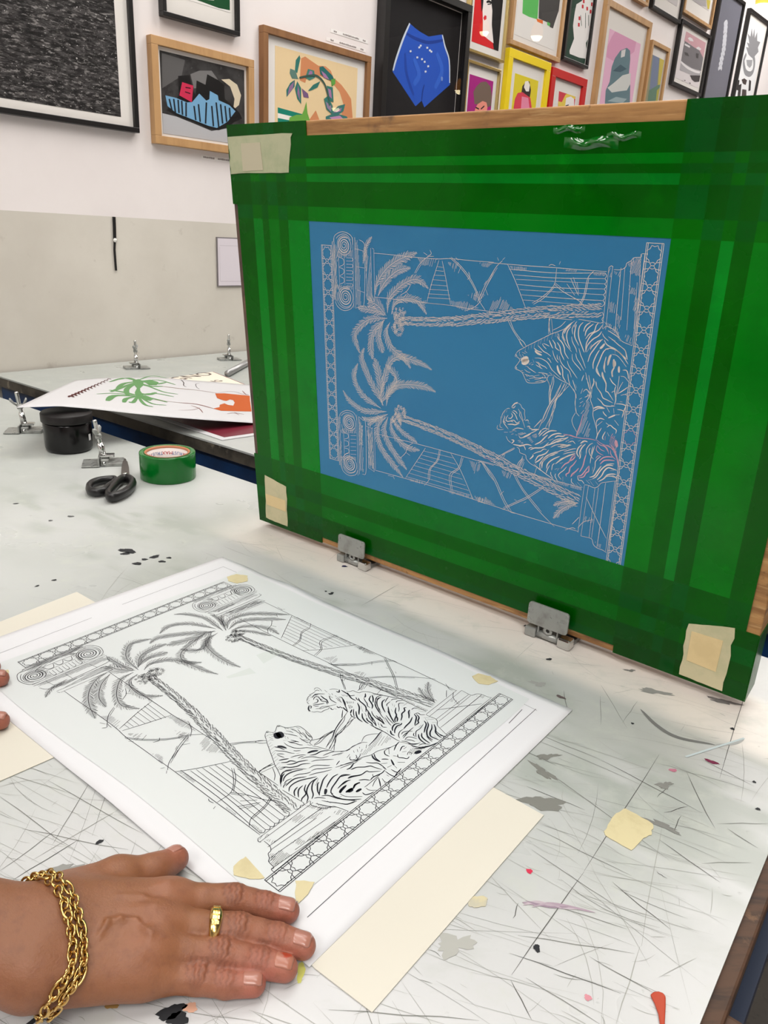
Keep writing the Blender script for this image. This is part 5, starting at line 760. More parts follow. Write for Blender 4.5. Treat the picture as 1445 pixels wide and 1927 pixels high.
# pencil frame lines on the sheet
m_pen = mat('pencil', (96, 96, 100), .6, spec=.1)
mb = MB().use(m_pen)
def sheet_line(p, q, w):
    a, b = at(*p), at(*q); L = [(a.x + (b.x - a.x) * i / 20, a.y + (b.y - a.y) * i / 20) for i in range(21)]
    mb.ribbon(L, w, lambda x, y: (x, y, TABLE + SHT + .00012 + bump_h(x, y)))
sheet_line((1008, 1337), (578, 1730), .0006); sheet_line((50, 1316), (500, 1655), .0006); sheet_line((0, 1283), (48, 1314), .0004); sheet_line((420, 1069), (230, 1140), .0004); sheet_line((173, 1165), (0, 1232), .0004)
sheet_line((420, 1069), (760, 1215), .0004); sheet_line((760, 1215), (1010, 1340), .0004); sheet_line((982, 1338), (957, 1364), .0007)
mb.build('pencil_lines', parent=sheet)
# drafting film carrying the drawing
m_film = mat('drafting_film', (215, 219, 219), .36, spec=.35)
fu0, fu1, fv0, fv1 = .164, .668, .106, .514
def film_pt(u, v, o=0.0):
    x, y = film_xy(u, v); return Vector((x, y, TABLE + SHT + .0004 + bump_h(x, y) + o))
def film_edge(s, t):
    u = fu0 + (fu1 - fu0) * s; v = fv0 + (fv1 - fv0) * t
    k = .003 * math.sin(s * 7) * abs(2 * t - 1) ** 6
    u += .0015 * math.sin(t * 11) * abs(2 * s - 1) ** 6
    return film_pt(u, v + k)
mb = MB(); mb.grid(film_edge, 60, 44); film = mb.build('drawing_film', m_film, sheet)
m_ink = mat('black_ink', (22, 22, 34), .5, spec=.3)
mb = MB().use(m_ink)
for w, p, tp in INKS:
    mb.ribbon(p, w * (1.4 if w > .00041 else 1.1), lambda x, y: film_pt(x, y, .00018), tp)
tag(mb.build('ink_drawing', parent=film), 'black ink drawing of palms, columns and two tigers')
# little corrections stuck under the film
m_corr = mat('correction_patch', (206, 212, 209), .5)
mb = MB().use(m_corr)
for pts in ([(482, 1236), (520, 1222), (530, 1232), (496, 1252)], [(425, 1277), (470, 1260), (482, 1270), (430, 1280)]):
    mb.poly([Vector((at(*p).x, at(*p).y, TABLE + SHT + .00045 + bump_h(at(*p).x, at(*p).y))) for p in pts])
mb.build('correction_patch', parent=film)
m_mtape = mat('masking_tape_yellow', (212, 200, 158), .6, noise=[((198, 184, 142), 40, .5, .65, .6, None)])
def table_tape(corners, h, parent=None, name='masking_tape', m=m_mtape):
    pts = []
    for i in range(len(corners)):
        a, b = at(*corners[i]), at(*corners[(i + 1) % len(corners)])
        for k in range(5):
            p = a + (b - a) * (k / 5); pts.append(Vector((p.x + random.uniform(-.0005, .0005), p.y + random.uniform(-.0005, .0005), TABLE + h + (bump_h(p.x, p.y) if parent else 0))))
    mb = MB(); mb.prism(pts, Vector((0, 0, .0003))); return mb.build(name, m, parent, base=None if parent else pts[0])
table_tape([(427, 1089), (445, 1084), (466, 1087), (466, 1097), (447, 1101), (430, 1097)], SHT + .0007, sheet)
table_tape([(887, 1277), (900, 1272), (922, 1277), (936, 1286), (918, 1293), (900, 1290)], SHT + .0007, sheet)
table_tape([(440, 1633), (463, 1617), (499, 1658), (478, 1660), (439, 1652)], SHT + .0007, sheet)
table_tape([(556, 1662), (592, 1665), (580, 1688), (562, 1704), (556, 1700)], SHT + .0007, sheet)
table_tape([(2, 1266), (16, 1264), (18, 1271), (6, 1275)], SHT + .0007, sheet)
tag(table_tape([(1176, 1522), (1229, 1552), (1225, 1572), (1208, 1580), (1188, 1602), (1139, 1574), (1136, 1566), (1156, 1534)], .0004), 'square scrap of yellow masking tape stuck on the bare tabletop', 'tape', 'masking tape scraps')
tag(table_tape([(884, 1690), (905, 1686), (917, 1692), (912, 1706), (895, 1710), (880, 1705)], .0004, m=mat('masking_tape_old', (206, 196, 160), .6, noise=[((186, 182, 166), 60, .45, .6, .8, None)])), 'small worn scrap of masking tape beside the cream card', 'tape', 'masking tape scraps')
# orange paint drip at the near corner
mb = MB(); mb.prism([at(*p, .0004) for p in [(1223, 1874), (1229, 1869), (1238, 1868), (1247, 1871), (1252, 1878), (1252, 1895), (1250, 1935), (1242, 1935), (1238, 1910), (1231, 1890)]], Vector((0, 0, .0016)))
tag(mb.build('paint_drip', mat('orange_paint', (176, 58, 24), .3), base=at(1240, 1890, .0004), bevel=.0007), 'orange red tongue of paint near the right corner of the front table', 'paint')

# ================================================================ hinge clamps
m_steel = mat('clamp_steel', (158, 160, 157), .36, metal=.45, noise=[((112, 110, 106), 60, .5, .68, .7, None)], rnoise=(90, .22, .5))
m_chrome = mat('clamp_chrome', (208, 208, 206), .12, metal=1.0)
m_hole = mat('clamp_hole', (30, 28, 27), .6)
def rrect(cx, cz, w, h, r, n=5):
    P = []
    for (sx, sz, a0) in ((1, 1, 0), (-1, 1, PI / 2), (-1, -1, PI), (1, -1, 1.5 * PI)):
        for k in range(n + 1):
            a = a0 + k / n * PI / 2; P.append((cx + sx * (w / 2 - r) + r * math.cos(a), cz + sz * (h / 2 - r) + r * math.sin(a)))
    return P
def screen_clamp(base, k, label):
    t = tag(empty('hinge_clamp', base), label, 'clamp', 'hinge clamps holding the screen')
    X, Y, Z = SD * k, -SN * k, Vector((0, 0, k))
    def bx(name, lo, hi, m, bev=.0008):
        mb = MB(); mb.frame_box(base, X, Y, Z, lo, hi); return mb.build(name, m, t, bevel=bev * k)
    bx('base_plate', (-.027, -.030, .0003), (.027, .004, .0065), m_steel)
    bx('knuckle', (-.027, .002, .0003), (-.0135, .014, .0115), m_steel, .0015); bx('knuckle', (.0135, .002, .0003), (.029, .015, .0125), m_chrome, .002)
    mb = MB(); mb.tube([base + X * -.013 + Y * .008 + Z * .0055, base + X * .013 + Y * .008 + Z * .0055], .0045 * k, 14); mb.build('barrel', m_steel, t)
    pl = rrect(-.0015, .0300, .049, .0265, .004)
    mb = MB(); mb.prism([base + X * x + Y * .0105 + Z * z for x, z in pl], Y * .0026); jaw = mb.build('jaw_plate', m_steel, t, bevel=.0004)
    bx('rib', (-.0125, .003, .008), (-.0108, .0115, .0180), m_steel, .0003); bx('rib', (.0108, .003, .008), (.0125, .0115, .0180), m_steel, .0003)
    mb = MB(); o = base + Y * .0098 + Z * .0135
    mb.lathe(o, Y, [(.0022 * k, .0), (.0055 * k, 0), (.0055 * k, .002 * k), (.0022 * k, .002 * k), (.0022 * k, 0)], 24); mb.build('washer', m_steel, t)
    mb = MB(); mb.lathe(o + Y * .0012, Y, [(.0001, 0), (.0022 * k, 0), (.0022 * k, .0004)], 16); mb.build('rivet_hole', m_hole, t)
    mb = MB(); o = base + X * .019 + Y * -.008 + Z * .0065
    mb.lathe(o, Z, [(.0001, .0012 * k), (.0075 * k, .0012 * k), (.0085 * k, 0), (.0085 * k, -.0002)], 20); mb.build('bolt_head', m_hole, t)
    return t
screen_clamp(at(671, 1060), .93, 'small steel hinge clamp at the left of the screen base')
screen_clamp(at(1036, 1201), 1.0, 'steel hinge clamp with chipped plate at the right of the screen base')
def wing_clamp(base, ang, label, lean=.0, wing=0.4, nut=True, low=True):
    """an open clamp: hinged base, thin jaw and upright bolt with wing nut"""
    t = tag(empty('hinge_clamp', base), label, 'clamp', 'open hinge clamps with wing bolts')
    X = Vector((math.cos(ang), math.sin(ang), 0)); Y = Vector((-X.y, X.x, 0)); Z = Vector((0, 0, 1))
    def bx(name, lo, hi, m, bev=.0008):
        mb = MB(); mb.frame_box(base, X, Y, Z, lo, hi); return mb.build(name, m, t, bevel=bev)
    bx('base_plate', (.004, -.019, .0002), (.037, .019, .0062), m_steel)
    bx('knuckle', (-.002, -.018, .0002), (.012, -.006, .0125), m_steel, .0015); bx('knuckle', (-.002, .006, .0002), (.012, .018, .0125), m_steel, .0015)
    mb = MB(); mb.tube([base + X * .004 + Y * -.020 + Z * .006, base + X * .004 + Y * .020 + Z * .006], .0034, 12); mb.build('barrel', m_chrome, t)
    bx('lower_jaw', (-.034, -.024, .0012), (-.004, .024, .0032), m_steel, .0004)
    bx('back_lip', (-.006, -.024, .0012), (-.0035, .024, .0165), m_steel, .0004)
    bx('upper_arm', (-.004, -.008, .014), (.022, .008, .0185), m_chrome, .0015)
    d = (Z + X * lean).normalized(); o = base + X * .002 + Z * .0165
    mb = MB(); mb.lathe(o, d, [(.0001, 0), (.0062, 0), (.0054, .024), (.0001, .024)], 16); sl = mb.build('sleeve', m_chrome, t)
    mb = MB(); pr = [(.0001, .02)]
    for i in range(26): pr += [(.0034, .022 + i * .0016), (.0040, .0228 + i * .0016)]
    pr += [(.0034, .066), (.0001, .067)]
    mb.lathe(o, d, pr, 14); mb.build('bolt', m_chrome, t)
    mb = MB(); mb.lathe(o + d * .032, d, [(.0001, 0), (.0058, 0), (.0062, .004), (.0052, .009), (.0001, .009)], 16)
    wd_ = (X * math.cos(wing) + Y * math.sin(wing))
    nut_o = mb.build('wing_nut', m_steel, t)
    for s in (-1, 1):
        mb = MB(); c = o + d * .037
        mb.tube([c + wd_ * (s * .003), c + wd_ * (s * .009) + d * .005, c + wd_ * (s * .014) + d * .012, c + wd_ * (s * .0150) + d * .0165], [.0028, .0036, .0050, .0026], 10, flat_=.55); mb.build('wing', m_steel, nut_o)
    return t
wing_clamp(at(45, 812), .25, 'open hinge clamp with raised wing bolt at the far left edge of the front table', lean=-.12, wing=.2)
wing_clamp(at(193, 873), .30, 'open hinge clamp with chrome bolt standing between the black jar and the scissors', lean=-.15, wing=1.4)
wing_clamp(at(258, 693), PI + .55, 'open hinge clamp with wing bolt in the middle of the back table', wing=1.1)
wing_clamp(at(432, 677), PI + .55, 'open hinge clamp on the back table close to the screen edge', wing=1.2)

# ================================================================ jar, scissors, tape roll
jb = at(131, 845)
jar = tag(empty('jar', jb), 'round black plastic jar with black lid under the curled poster', 'jar')
m_jar = mat('black_plastic', (9, 8, 9), .2, spec=.4)
m_lid = mat('black_lid', (28, 25, 25), .42, spec=.35)
mb = MB(); mb.lathe(jb, (0, 0, 1), [(.0001, .0004), (.038, .0004), (.0415, .003), (.0428, .008), (.0436, .052), (.0420, .0565), (.0001, .0565)], 56); mb.build('body', m_jar, jar)
mb = MB(); mb.lathe(jb, (0, 0, 1), [(.0425, .0570), (.0458, .0572), (.0462, .0585), (.0462, .0715), (.0450, .0735), (.0001, .0740)], 56); mb.build('lid', m_lid, jar)
mb = MB(); dl = Vector((.8, -.6, 0)).normalized(); dl2 = Vector((dl.y * -1, dl.x, 0))
mb.grid(lambda s, t: jb + (dl * math.cos((s - .5) * .16 + .5) + dl2 * math.sin((s - .5) * .16 + .5)) * .0440 + Vector((0, 0, .022 + .012 * t)), 4, 2); mb.build('sticker', mat('sticker', (196, 196, 196), .5), jar)

tp = at(317, 897)
roll = tag(empty('tape_roll', tp), 'roll of green packing tape lying flat beside the scissors', 'tape')
RO, RI, TH_ = .0470, .0385, .046
m_gt = mat('green_tape_roll', (0, 112, 34), .18, spec=.4, coat=.15, noise=[((0, 88, 26), 9, .45, .6, .7, (1, 1, .2))])
mb = MB(); mb.lathe(tp, (0, 0, 1), [(RI, .0004), (RO, .0004), (RO + .0004, .002), (RO + .0004, TH_ - .002), (RO, TH_), (RI, TH_), (RI, .0004)], 72); mb.build('tape_winding', m_gt, roll)
mb = MB(); mb.lathe(tp, (0, 0, 1), [(RI - .0003, .0006), (RI - .0003, TH_ - .0006), (RI - .0034, TH_ - .0006), (RI - .0034, .0006), (RI - .0003, .0006)], 72); core = mb.build('cardboard_core', mat('tape_core', (226, 216, 212), .6), roll)
mb = MB(); mb.lathe(tp, (0, 0, 1), [(RI - .0036, TH_ - .0035), (RI - .0036, TH_ - .0003), (RI - .0002, TH_ + .0002)], 72); mb.build('core_rim', mat('tape_core_rim', (186, 120, 84), .6), roll)
mb = MB()
CR, CB = (206, 40, 52), (52, 98, 172)
toC = math.atan2(-tp.y, -tp.x)
for row, zc in ((0, .034), (1, .019)):
    for j, (txt, col, dw) in enumerate([('TRUST', CB, -.58), ('MAX', CR, 0.0), ('TRUST', CB, .58), ('MAX', CR, 1.12), ('MAX', CR, -1.12)]):
        vs, fs = text_mesh(txt, .0086)
        mb.use(flat(col)); a0 = toC + PI + dw
        out = []
        for p in vs:
            # lettering runs round the inside, upside down as the roll lies
            w = a0 + p.x / (RI - .0036)
            out.append((tp.x + (RI - .0037) * math.cos(w), tp.y + (RI - .0037) * math.sin(w), tp.z + zc - p.y))
        mb.add(out, fs)
mb.build('core_lettering', parent=core)

sc_b = at(215, 905)
sciss = tag(empty('scissors', sc_b), 'black handled scissors lying in front of the jar beside the tape roll', 'scissors')
m_sh = mat('scissor_handle', (24, 23, 24), .35)
m_bl = mat('scissor_blade', (110, 104, 100), .28, metal=.8)
def zc8(x, y, h): return at(130 + x / 5.558, 780 + y / 5.558, h)
def loop(name, pts, hs, r):
    L = [zc8(x, y, h) for (x, y), h in zip(pts, hs)]
    n = len(L); S = []
    for i in range(n):
        a, b, c, d = L[i - 1], L[i], L[(i + 1) % n], L[(i + 2) % n]
        for k in range(5):
            t = k / 5; S.append(.5 * ((2 * b) + (c - a) * t + (2 * a - 5 * b + 4 * c - d) * t * t + (3 * b - a - 3 * c + d) * t ** 3))
    mb = MB(); mb.tube(S, r, 10, closed=True, flat_=1.35, upv=Vector((0, 0, 1))); return mb.build(name, m_sh, sciss)
h1 = loop('handle', [(212, 788), (222, 735), (300, 700), (400, 684), (480, 684), (470, 720), (405, 762), (360, 800), (270, 815)], [.009] * 9, .0055)
h2 = loop('handle', [(412, 838), (450, 775), (530, 690), (600, 668), (655, 690), (665, 730), (620, 790), (540, 838), (450, 866)], [.010] * 9, .0060)
def blade(name, pts, h, th):
    mb = MB(); mb.prism([zc8(x, y, h) for x, y in pts], Vector((0, 0, th))); return mb.build(name, m_bl, sciss, bevel=.0006)
blade('blade', [(545, 650), (550, 560), (562, 500), (590, 488), (612, 505), (628, 570), (632, 655)], .0085, .003)
blade('blade', [(480, 690), (550, 640), (560, 560), (575, 470), (598, 480), (600, 560), (610, 640), (560, 690)], .0045, .003)
mb = MB(); mb.lathe(zc8(585, 618, .0115), (0, 0, 1), [(.0001, .0016), (.0034, .0016), (.0042, 0)], 20); mb.build('pivot_screw', m_chrome, sciss)

# ================================================================ posters and squeegee bar on the back table
m_bur = mat('burgundy_print', (116, 34, 50), .38)
m_pw = mat('poster_white', (206, 205, 207), .55, spec=.3)
bt = tag(empty('poster', at(400, 820, .001)), 'burgundy poster with white margin at the bottom of the poster stack', 'poster')
# corner nearest the photographer is 418,829
c0 = at(418, 829, .0006); e1 = (at(500, 817, .0006) - c0).normalized(); e2 = (at(268, 778, .0006) - c0).normalized()
mb = MB(); mb.prism([c0, c0 + e1 * .36, c0 + e1 * .36 + e2 * .42, c0 + e2 * .42], Vector((0, 0, .0012))); mb.build('paper', m_pw, bt)
mb = MB(); zz = Vector((0, 0, .0013)); i0 = c0 + e1 * .016 + e2 * .016
mb.prism([i0 + zz, i0 + e1 * .33 + zz, i0 + e1 * .33 + e2 * .39 + zz, i0 + e2 * .39 + zz], Vector((0, 0, .0002))); mb.build('burgundy_area', m_bur, bt)
mb = MB(); mb.prism([at(440, 797, .0017), at(455, 803, .0017), at(492, 798, .0017), at(492, 792, .0017)], Vector((0, 0, .0001))); mb.build('green_area', flat((96, 160, 70)), bt)
m_cr = mat('poster_cream', (238, 228, 212), .6, spec=.25)
k0 = at(470, 728, .0036); ka = at(400, 700, .0036); kd = (k0 - ka); kn = Vector((0, 0, 1)).cross(kd).normalized() * -1
ct = tag(empty('poster', ka), 'cream poster with thin dark lettering under the white palm poster', 'poster')
kl = (at(300, 714, .0036) - ka).normalized()
mb = MB(); mb.prism([ka, ka + kl * .25, ka + kl * .25 + kd * 1.1, ka + kd * 1.1], Vector((0, 0, .0006))); mb.build('paper', m_cr, ct)
mb = MB().use(mat('maroon_edge', (130, 56, 64), .6)); mb.frame_box(ka, kd.normalized(), kl, Vector((0, 0, 1)), (0, -.003, -.0016), (kd.length * 1.1, -.0002, .0006)); mb.build('maroon_edge', parent=ct)
mb = MB().use(flat((96, 84, 80)))
def letters(txt, px0, px1, size, o):
    a, b = at(*px0, .0046), at(*px1, .0046); x = (b - a).normalized(); y = Vector((0, 0, 1)).cross(x)
    vs, fs = text_mesh(txt, size); c = (a + b) / 2
    mb.add([c + x * p.x + y * p.y for p in vs], fs)
letters('IGNO', (322, 715), (391, 703), .066, 0)
mb.build('lettering', parent=ct); mb = MB().use(flat((96, 84, 80)))
letters('NG', (393, 719), (414, 716), .034, 0)
mb.build('lettering', parent=ct)
# the white palm poster, curled up over the jar
def vertical_hit(px, py, A, Bv):
    n = Vector((0, 0, 1)).cross((Bv - A)).normalized(); p = on_plane(px, py, A, n); d = (Bv - A); d.z = 0
    return (p - A).dot(d) / d.length_squared, p
A0 = at(30, 767, .094); B0 = at(478, 796, .007); A1 = at(141, 715, .064); B1 = at(467, 724, .007)
def edge(A, Bv, pxs):
    L = [vertical_hit(x, y, A.copy(), Bv) for x, y in pxs]; L.sort(key=lambda q: q[0]); T = [q[0] for q in L]; Zs = [q[1].z for q in L]
    return T, Zs
Tb, Zb = edge(A0, B0, [(30, 767), (110, 764), (170, 769), (250, 778), (320, 785), (400, 791), (478, 796)])
Tt, Zt = edge(A1, B1, [(141, 715.5), (184, 711.5), (240, 709.4), (300, 710), (367, 716), (420, 720), (467, 724)])
def poster_pt(u, v, o=0.0):
    a = A0 + (B0 - A0) * u; b = A1 + (B1 - A1) * u
    zb = float(np.interp(u, Tb, Zb)); zt = float(np.interp(u, Tt, Zt))
    p = a * (1 - v) + b * v; p.z = zb * (1 - v) + zt * v + o; return p
pst = tag(empty('poster', poster_pt(.5, .5)), 'white poster with green palms and an orange shape, curled up over the jar', 'poster')
mb = MB(); mb.grid(lambda u, v: poster_pt(u * 1.28, v), 48, 14); pp = mb.build('paper', m_pw, pst)
so = pp.modifiers.new('thickness', 'SOLIDIFY'); so.thickness = .0004; so.offset = -1
mb = MB()
for i, (r, g, b, w, p) in enumerate(POSTER_ART):
    mb.use(flat((int(r * .86), int(g * .86), int(b * .86)))); pts = parse(p); o = .00025 + i * .000006
    if w: mb.ribbon(smooth_line(pts, 4), w * .0017, lambda x, y: poster_pt(x, y, o), .5)
    else:
        bm = bmesh.new(); vv = [bm.verts.new((x, y, 0)) for x, y in pts]; bm.faces.new(vv); bmesh.ops.triangulate(bm, faces=bm.faces[:])
        bmesh.ops.subdivide_edges(bm, edges=bm.edges[:], cuts=2, use_grid_fill=True)
        bm.verts.index_update(); mb.add([poster_pt(v.co.x, v.co.y, o) for v in bm.verts], [tuple(v.index for v in f.verts) for f in bm.faces]); bm.free()
mb.build('printed_picture', parent=pst)
bA, bB = at(428, 703, .010), at(475, 677, .010); bd = (bB - bA).normalized()
bar_ = MB(); bar_.tube([bA, bA + bd * .55], .0095, 18)
tag(bar_.build('metal_rod', mat('grey_rod', (164, 164, 164), .35, metal=.6), base=bA), 'grey metal rod lying on the back table beside the cream poster', 'rod')
# ================================================================ gallery of framed prints
KW = 0.42 / 0.4907
def zw(z): return (z - .9) * KW + .9
m_fblack = mat('frame_black', (20, 18, 18), .35)
m_oak = mat('frame_oak', (190, 148, 100), .5, noise=[((160, 118, 74), 30, .45, .65, .6, (1, 1, .15))])
m_oakd = mat('frame_walnut', (142, 98, 58), .5, noise=[((112, 74, 42), 30, .45, .65, .6, (1, 1, .15))])
m_gold = mat('frame_gold', (214, 190, 128), .22, metal=.9)
m_yel = mat('frame_yellow', (238, 208, 4), .35)
m_red = mat('frame_red', (196, 22, 20), .4)
m_matt = mat('passepartout', (234, 229, 224), .7, spec=.2)
pane = glass_mat()
def tri_poly(mb, pts2, o):
    bm = bmesh.new(); vv = [bm.verts.new((s, z, 0)) for s, z in pts2]
    try:
        bm.faces.new(vv); bmesh.ops.triangulate(bm, faces=bm.faces[:]); bm.verts.index_update()
        mb.add([wall(v.co.x, v.co.y, o) for v in bm.verts], [tuple(v.index for v in f.verts) for f in bm.faces])
    except Exception: pass
    bm.free()
def clip_rect(pts, r):
    def cut(P, ins, inter):
        out = []
        for i in range(len(P)):
            a, b = P[i - 1], P[i]
            if ins(b):
                if not ins(a): out.append(inter(a, b))
                out.append(b)
            elif ins(a): out.append(inter(a, b))
        return out
    s0, s1, z0, z1 = r
    def ix(v): return lambda a, b: (v, a[1] + (b[1] - a[1]) * (v - a[0]) / (b[0] - a[0]))
    def iz(v): return lambda a, b: (a[0] + (b[0] - a[0]) * (v - a[1]) / (b[1] - a[1]), v)
    for ins, it in ((lambda p: p[0] >= s0, ix(s0)), (lambda p: p[0] <= s1, ix(s1)), (lambda p: p[1] >= z0, iz(z0)), (lambda p: p[1] <= z1, iz(z1))):
        if pts: pts = cut(pts, ins, it)
    return pts
def picture(rect, fw, m_frame, mat_in, paper, art, label, depth=.026, fillm=None, ledge=None, cat='framed picture'):
    """rect (s0, s1, z0, z1) outer edges; fw border width; mat_in (l, r, b, t) margins of the passepartout inside the border"""
    s0, s1, z0, z1 = rect; s0 *= KW; s1 *= KW; z0 = zw(z0); z1 = zw(z1); fw *= KW
    t = tag(empty('framed_picture', wall((s0 + s1) / 2, z0, 0)), label, cat, 'framed pictures on the gallery wall')
    Z = Vector((0, 0, 1)); W = W0.copy()
    for (a, b, c, d) in ((s0, s1, z1 - fw, z1), (s0, s1, z0, z0 + fw), (s0, s0 + fw, z0 + fw, z1 - fw), (s1 - fw, s1, z0 + fw, z1 - fw)):
        mb = MB(); mb.frame_box(W, WD, WN, Z, (a, .001, c), (b, depth, d)); mb.build('frame_bar', m_frame, t, bevel=.0012)
    i0, i1, k0, k1 = s0 + fw, s1 - fw, z0 + fw, z1 - fw
    mb = MB(); mb.frame_box(W, WD, WN, Z, (i0, .002, k0), (i1, .0125, k1)); mb.build('passepartout', m_matt, t)
    l, r, b, tt = [x * KW for x in mat_in]
    R = (i0 + l, i1 - r, k0 + b, k1 - tt)
    mb = MB(); mb.use(fillm if fillm else flat(paper)); mb.frame_box(W, WD, WN, Z, (R[0], .0125, R[2]), (R[1], .0132, R[3]))
    for i, (cr, cg, cb, w, p) in enumerate(ART.get(art, []) if art else []):
        mb.use(flat((cr, cg, cb))); o = .0134 + i * .00008
        pts = parse(p)
        if w:
            q = [x for x in smooth_line(pts, 4) if R[0] <= x[0] <= R[1] and R[2] <= x[1] <= R[3]]
            if len(q) > 1: mb.ribbon(q, w * KW * 1.3, lambda s, z: wall(s, z, o), .3)
        else:
            q = clip_rect(pts, R)
            if len(q) > 2: tri_poly(mb, q, o)
    mb.build('print', parent=t)
    mb = MB(); mb.frame_box(W, WD, WN, Z, (i0, depth - .006, k0), (i1, depth - .0045, k1)); mb.build('glass', pane, t)
    return t
m_sea = mat('sea_print', (70, 67, 67), .6, spec=.2, noise=[((26, 24, 24), 26, .44, .56, 1, (1, 1, 5)), ((150, 146, 144), 50, .54, .64, .8, (1, 1, 4)), ((18, 17, 17), 70, .52, .60, .8, (1, 1, 4)), ((226, 222, 218), 130, .64, .69, .9, (1, 1, 2.0))])
m_coll = mat('collage_print', (64, 62, 62), .6, spec=.2, noise=[((38, 36, 36), 30, .45, .6, .8, None), ((112, 110, 110), 60, .6, .72, .6, None)])
picture((-.86, .530, 1.667, 2.62), .016, m_fblack, (.04, .044, .026, .05), (60, 58, 58), None, 'big black framed print of dark rippled sea water at the left end of the wall', fillm=m_sea, depth=.024)
picture((.640, .957, 2.034, 2.46), .014, m_fblack, (.05, .02, .055, .05), (238, 234, 230), 'greenprint', 'black framed picture with a green block, cut off by the top above the blue collage')
picture((.588, 1.020, 1.643, 1.970), .026, m_oak, (.014, .010, .010, .012), (64, 62, 62), 'collage', 'oak framed collage of a blue striped shape, a pink patch and a moon on grey', fillm=m_coll)
picture((1.064, 1.650, 1.50, 2.094), .024, m_oakd, (.044, .044, .05, .030), (236, 209, 164), 'floral', 'brown wooden framed print of a purple and green leafy wreath on beige')
picture((1.700, 2.300, 1.62, 2.416), .030, m_fblack, (.004, .004, .004, .004), (24, 22, 24), 'shorts', 'deep black box frame holding a pair of blue shorts', depth=.045)
picture((2.312, 2.630, 2.240, 2.62), .012, m_gold, (.035, .03, .035, .03), (218, 28, 34), 'redwoman', 'gold framed portrait of a pale face with black hair on red')
picture((2.325, 2.612, 1.84, 2.206), .012, m_gold, (.03, .03, .03, .045), (170, 28, 128), 'magenta', 'gold framed portrait of a frowning face with grey hair on magenta')
picture((2.665, 3.165, 2.334, 2.95), .022, m_oak, (.03, .03, .03, .03), (236, 232, 228), 'greendark', 'oak framed print with green and charcoal shapes on white paper')
picture((2.668, 3.080, 1.80, 2.318), .040, m_yel, (.05, .05, .05, .06), (228, 208, 42), 'yellowwoman', 'bright yellow framed portrait of a long haired figure in coral')
picture((3.200, 3.485, 2.358, 2.76), .016, m_fblack, (.006, .006, .006, .006), (25, 62, 46), 'nails', 'black framed print of pale hands with red nails on dark green')
picture((3.100, 3.497, 1.86, 2.306), .042, m_red, (.05, .05, .05, .06), (236, 228, 224), 'redframe', 'red framed portrait of a blond figure on pink')
picture((3.610, 4.225, 2.02, 2.742), .034, m_oak, (.06, .06, .06, .10), (236, 184, 212), 'pinkfigure', 'large pale wooden framed print of a grey figure with round helmet on pink')
picture((4.265, 4.548, 2.20, 2.658), .024, m_oak, (.02, .02, .02, .05), (150, 150, 120), 'abstract', 'narrow wooden framed abstract print in blue, yellow and green')
picture((3.940, 4.130, 2.81, 3.1), .016, m_oak, (.03, .03, .03, .03), (232, 228, 226), None, 'small wooden framed picture whose lower corner only shows above the pink print')
picture((4.190, 4.636, 2.818, 3.2), .018, m_fblack, (.05, .05, .07, .05), (206, 200, 200), 'lightgrey', 'black framed pale grey picture hanging above the desert building print')
picture((4.655, 5.165, 2.892, 3.3), .020, m_oak, (.06, .05, .08, .05), (214, 206, 204), 'shore', 'wooden framed picture with a mauve bank and a yellow figure, cut off by the top')
picture((4.660, 5.192, 2.467, 2.856), .020, m_fblack, (.035, .03, .03, .03), (228, 220, 222), 'desert', 'black framed print of grey domed buildings under a pink sky')
picture((5.235, 5.723, 2.36, 3.18), .022, m_fblack, (.002, .002, .002, .002), (112, 112, 124), 'tall', 'tall black framed dark print, greyed by painted glass reflection, with faint white vertical lettering')  # grey paper colour paints the glass reflection over a black print
picture((5.845, 6.332, 2.50, 3.172), .022, m_fblack, (.03, .03, .03, .03), (236, 236, 238), 'pineapple', 'black framed print of a grey pineapple at the right end of the wall')
# caption strips
def caption(px0, px1, h, label, words):
    def s_of(p):
        q = on_plane(p[0], p[1], W0 + WN * .0008, WN) - W0; return q.dot(WD), q.z
    a, b = s_of(px0), s_of(px1)
    z = (a[1] + b[1]) / 2
    mb = MB(); mb.frame_box(W0.copy(), WD, WN, Vector((0, 0, 1)), (a[0], .0004, z - h / 2), (b[0], .0010, z + h / 2)); base = wall(a[0], z, .0004)
    t = tag(empty('caption_strip', base), label, 'caption', 'caption strips on the gallery wall')
    mb.build('strip', mat('caption_paper', (238, 234, 232), .6), t)
    mb = MB().use(flat((120, 108, 106)))
    for (f0, f1) in words:
        x = a[0] + (b[0] - a[0]) * f0; xe = a[0] + (b[0] - a[0]) * f1
        while x < xe:
            w = random.uniform(.0015, .003); mb.frame_box(W0.copy(), WD, WN, Vector((0, 0, 1)), (x, .0011, z - h * random.uniform(.16, .24)), (x + w, .0012, z + h * random.uniform(.15, .28))); x += w + .001
    mb.build('lettering', parent=t); return t
caption((378, 294), (447, 305), .012, 'white caption strip under the blue collage picture', [(.06, .36), (.45, .9)])
caption((622, 56), (692, 80), .012, 'upper white caption strip above the leafy wreath picture', [(.08, .16), (.32, .74), (.86, .93)])
caption((614, 71), (688, 97), .012, 'lower white caption strip above the leafy wreath picture', [(.10, .18), (.32, .74), (.86, .93)])
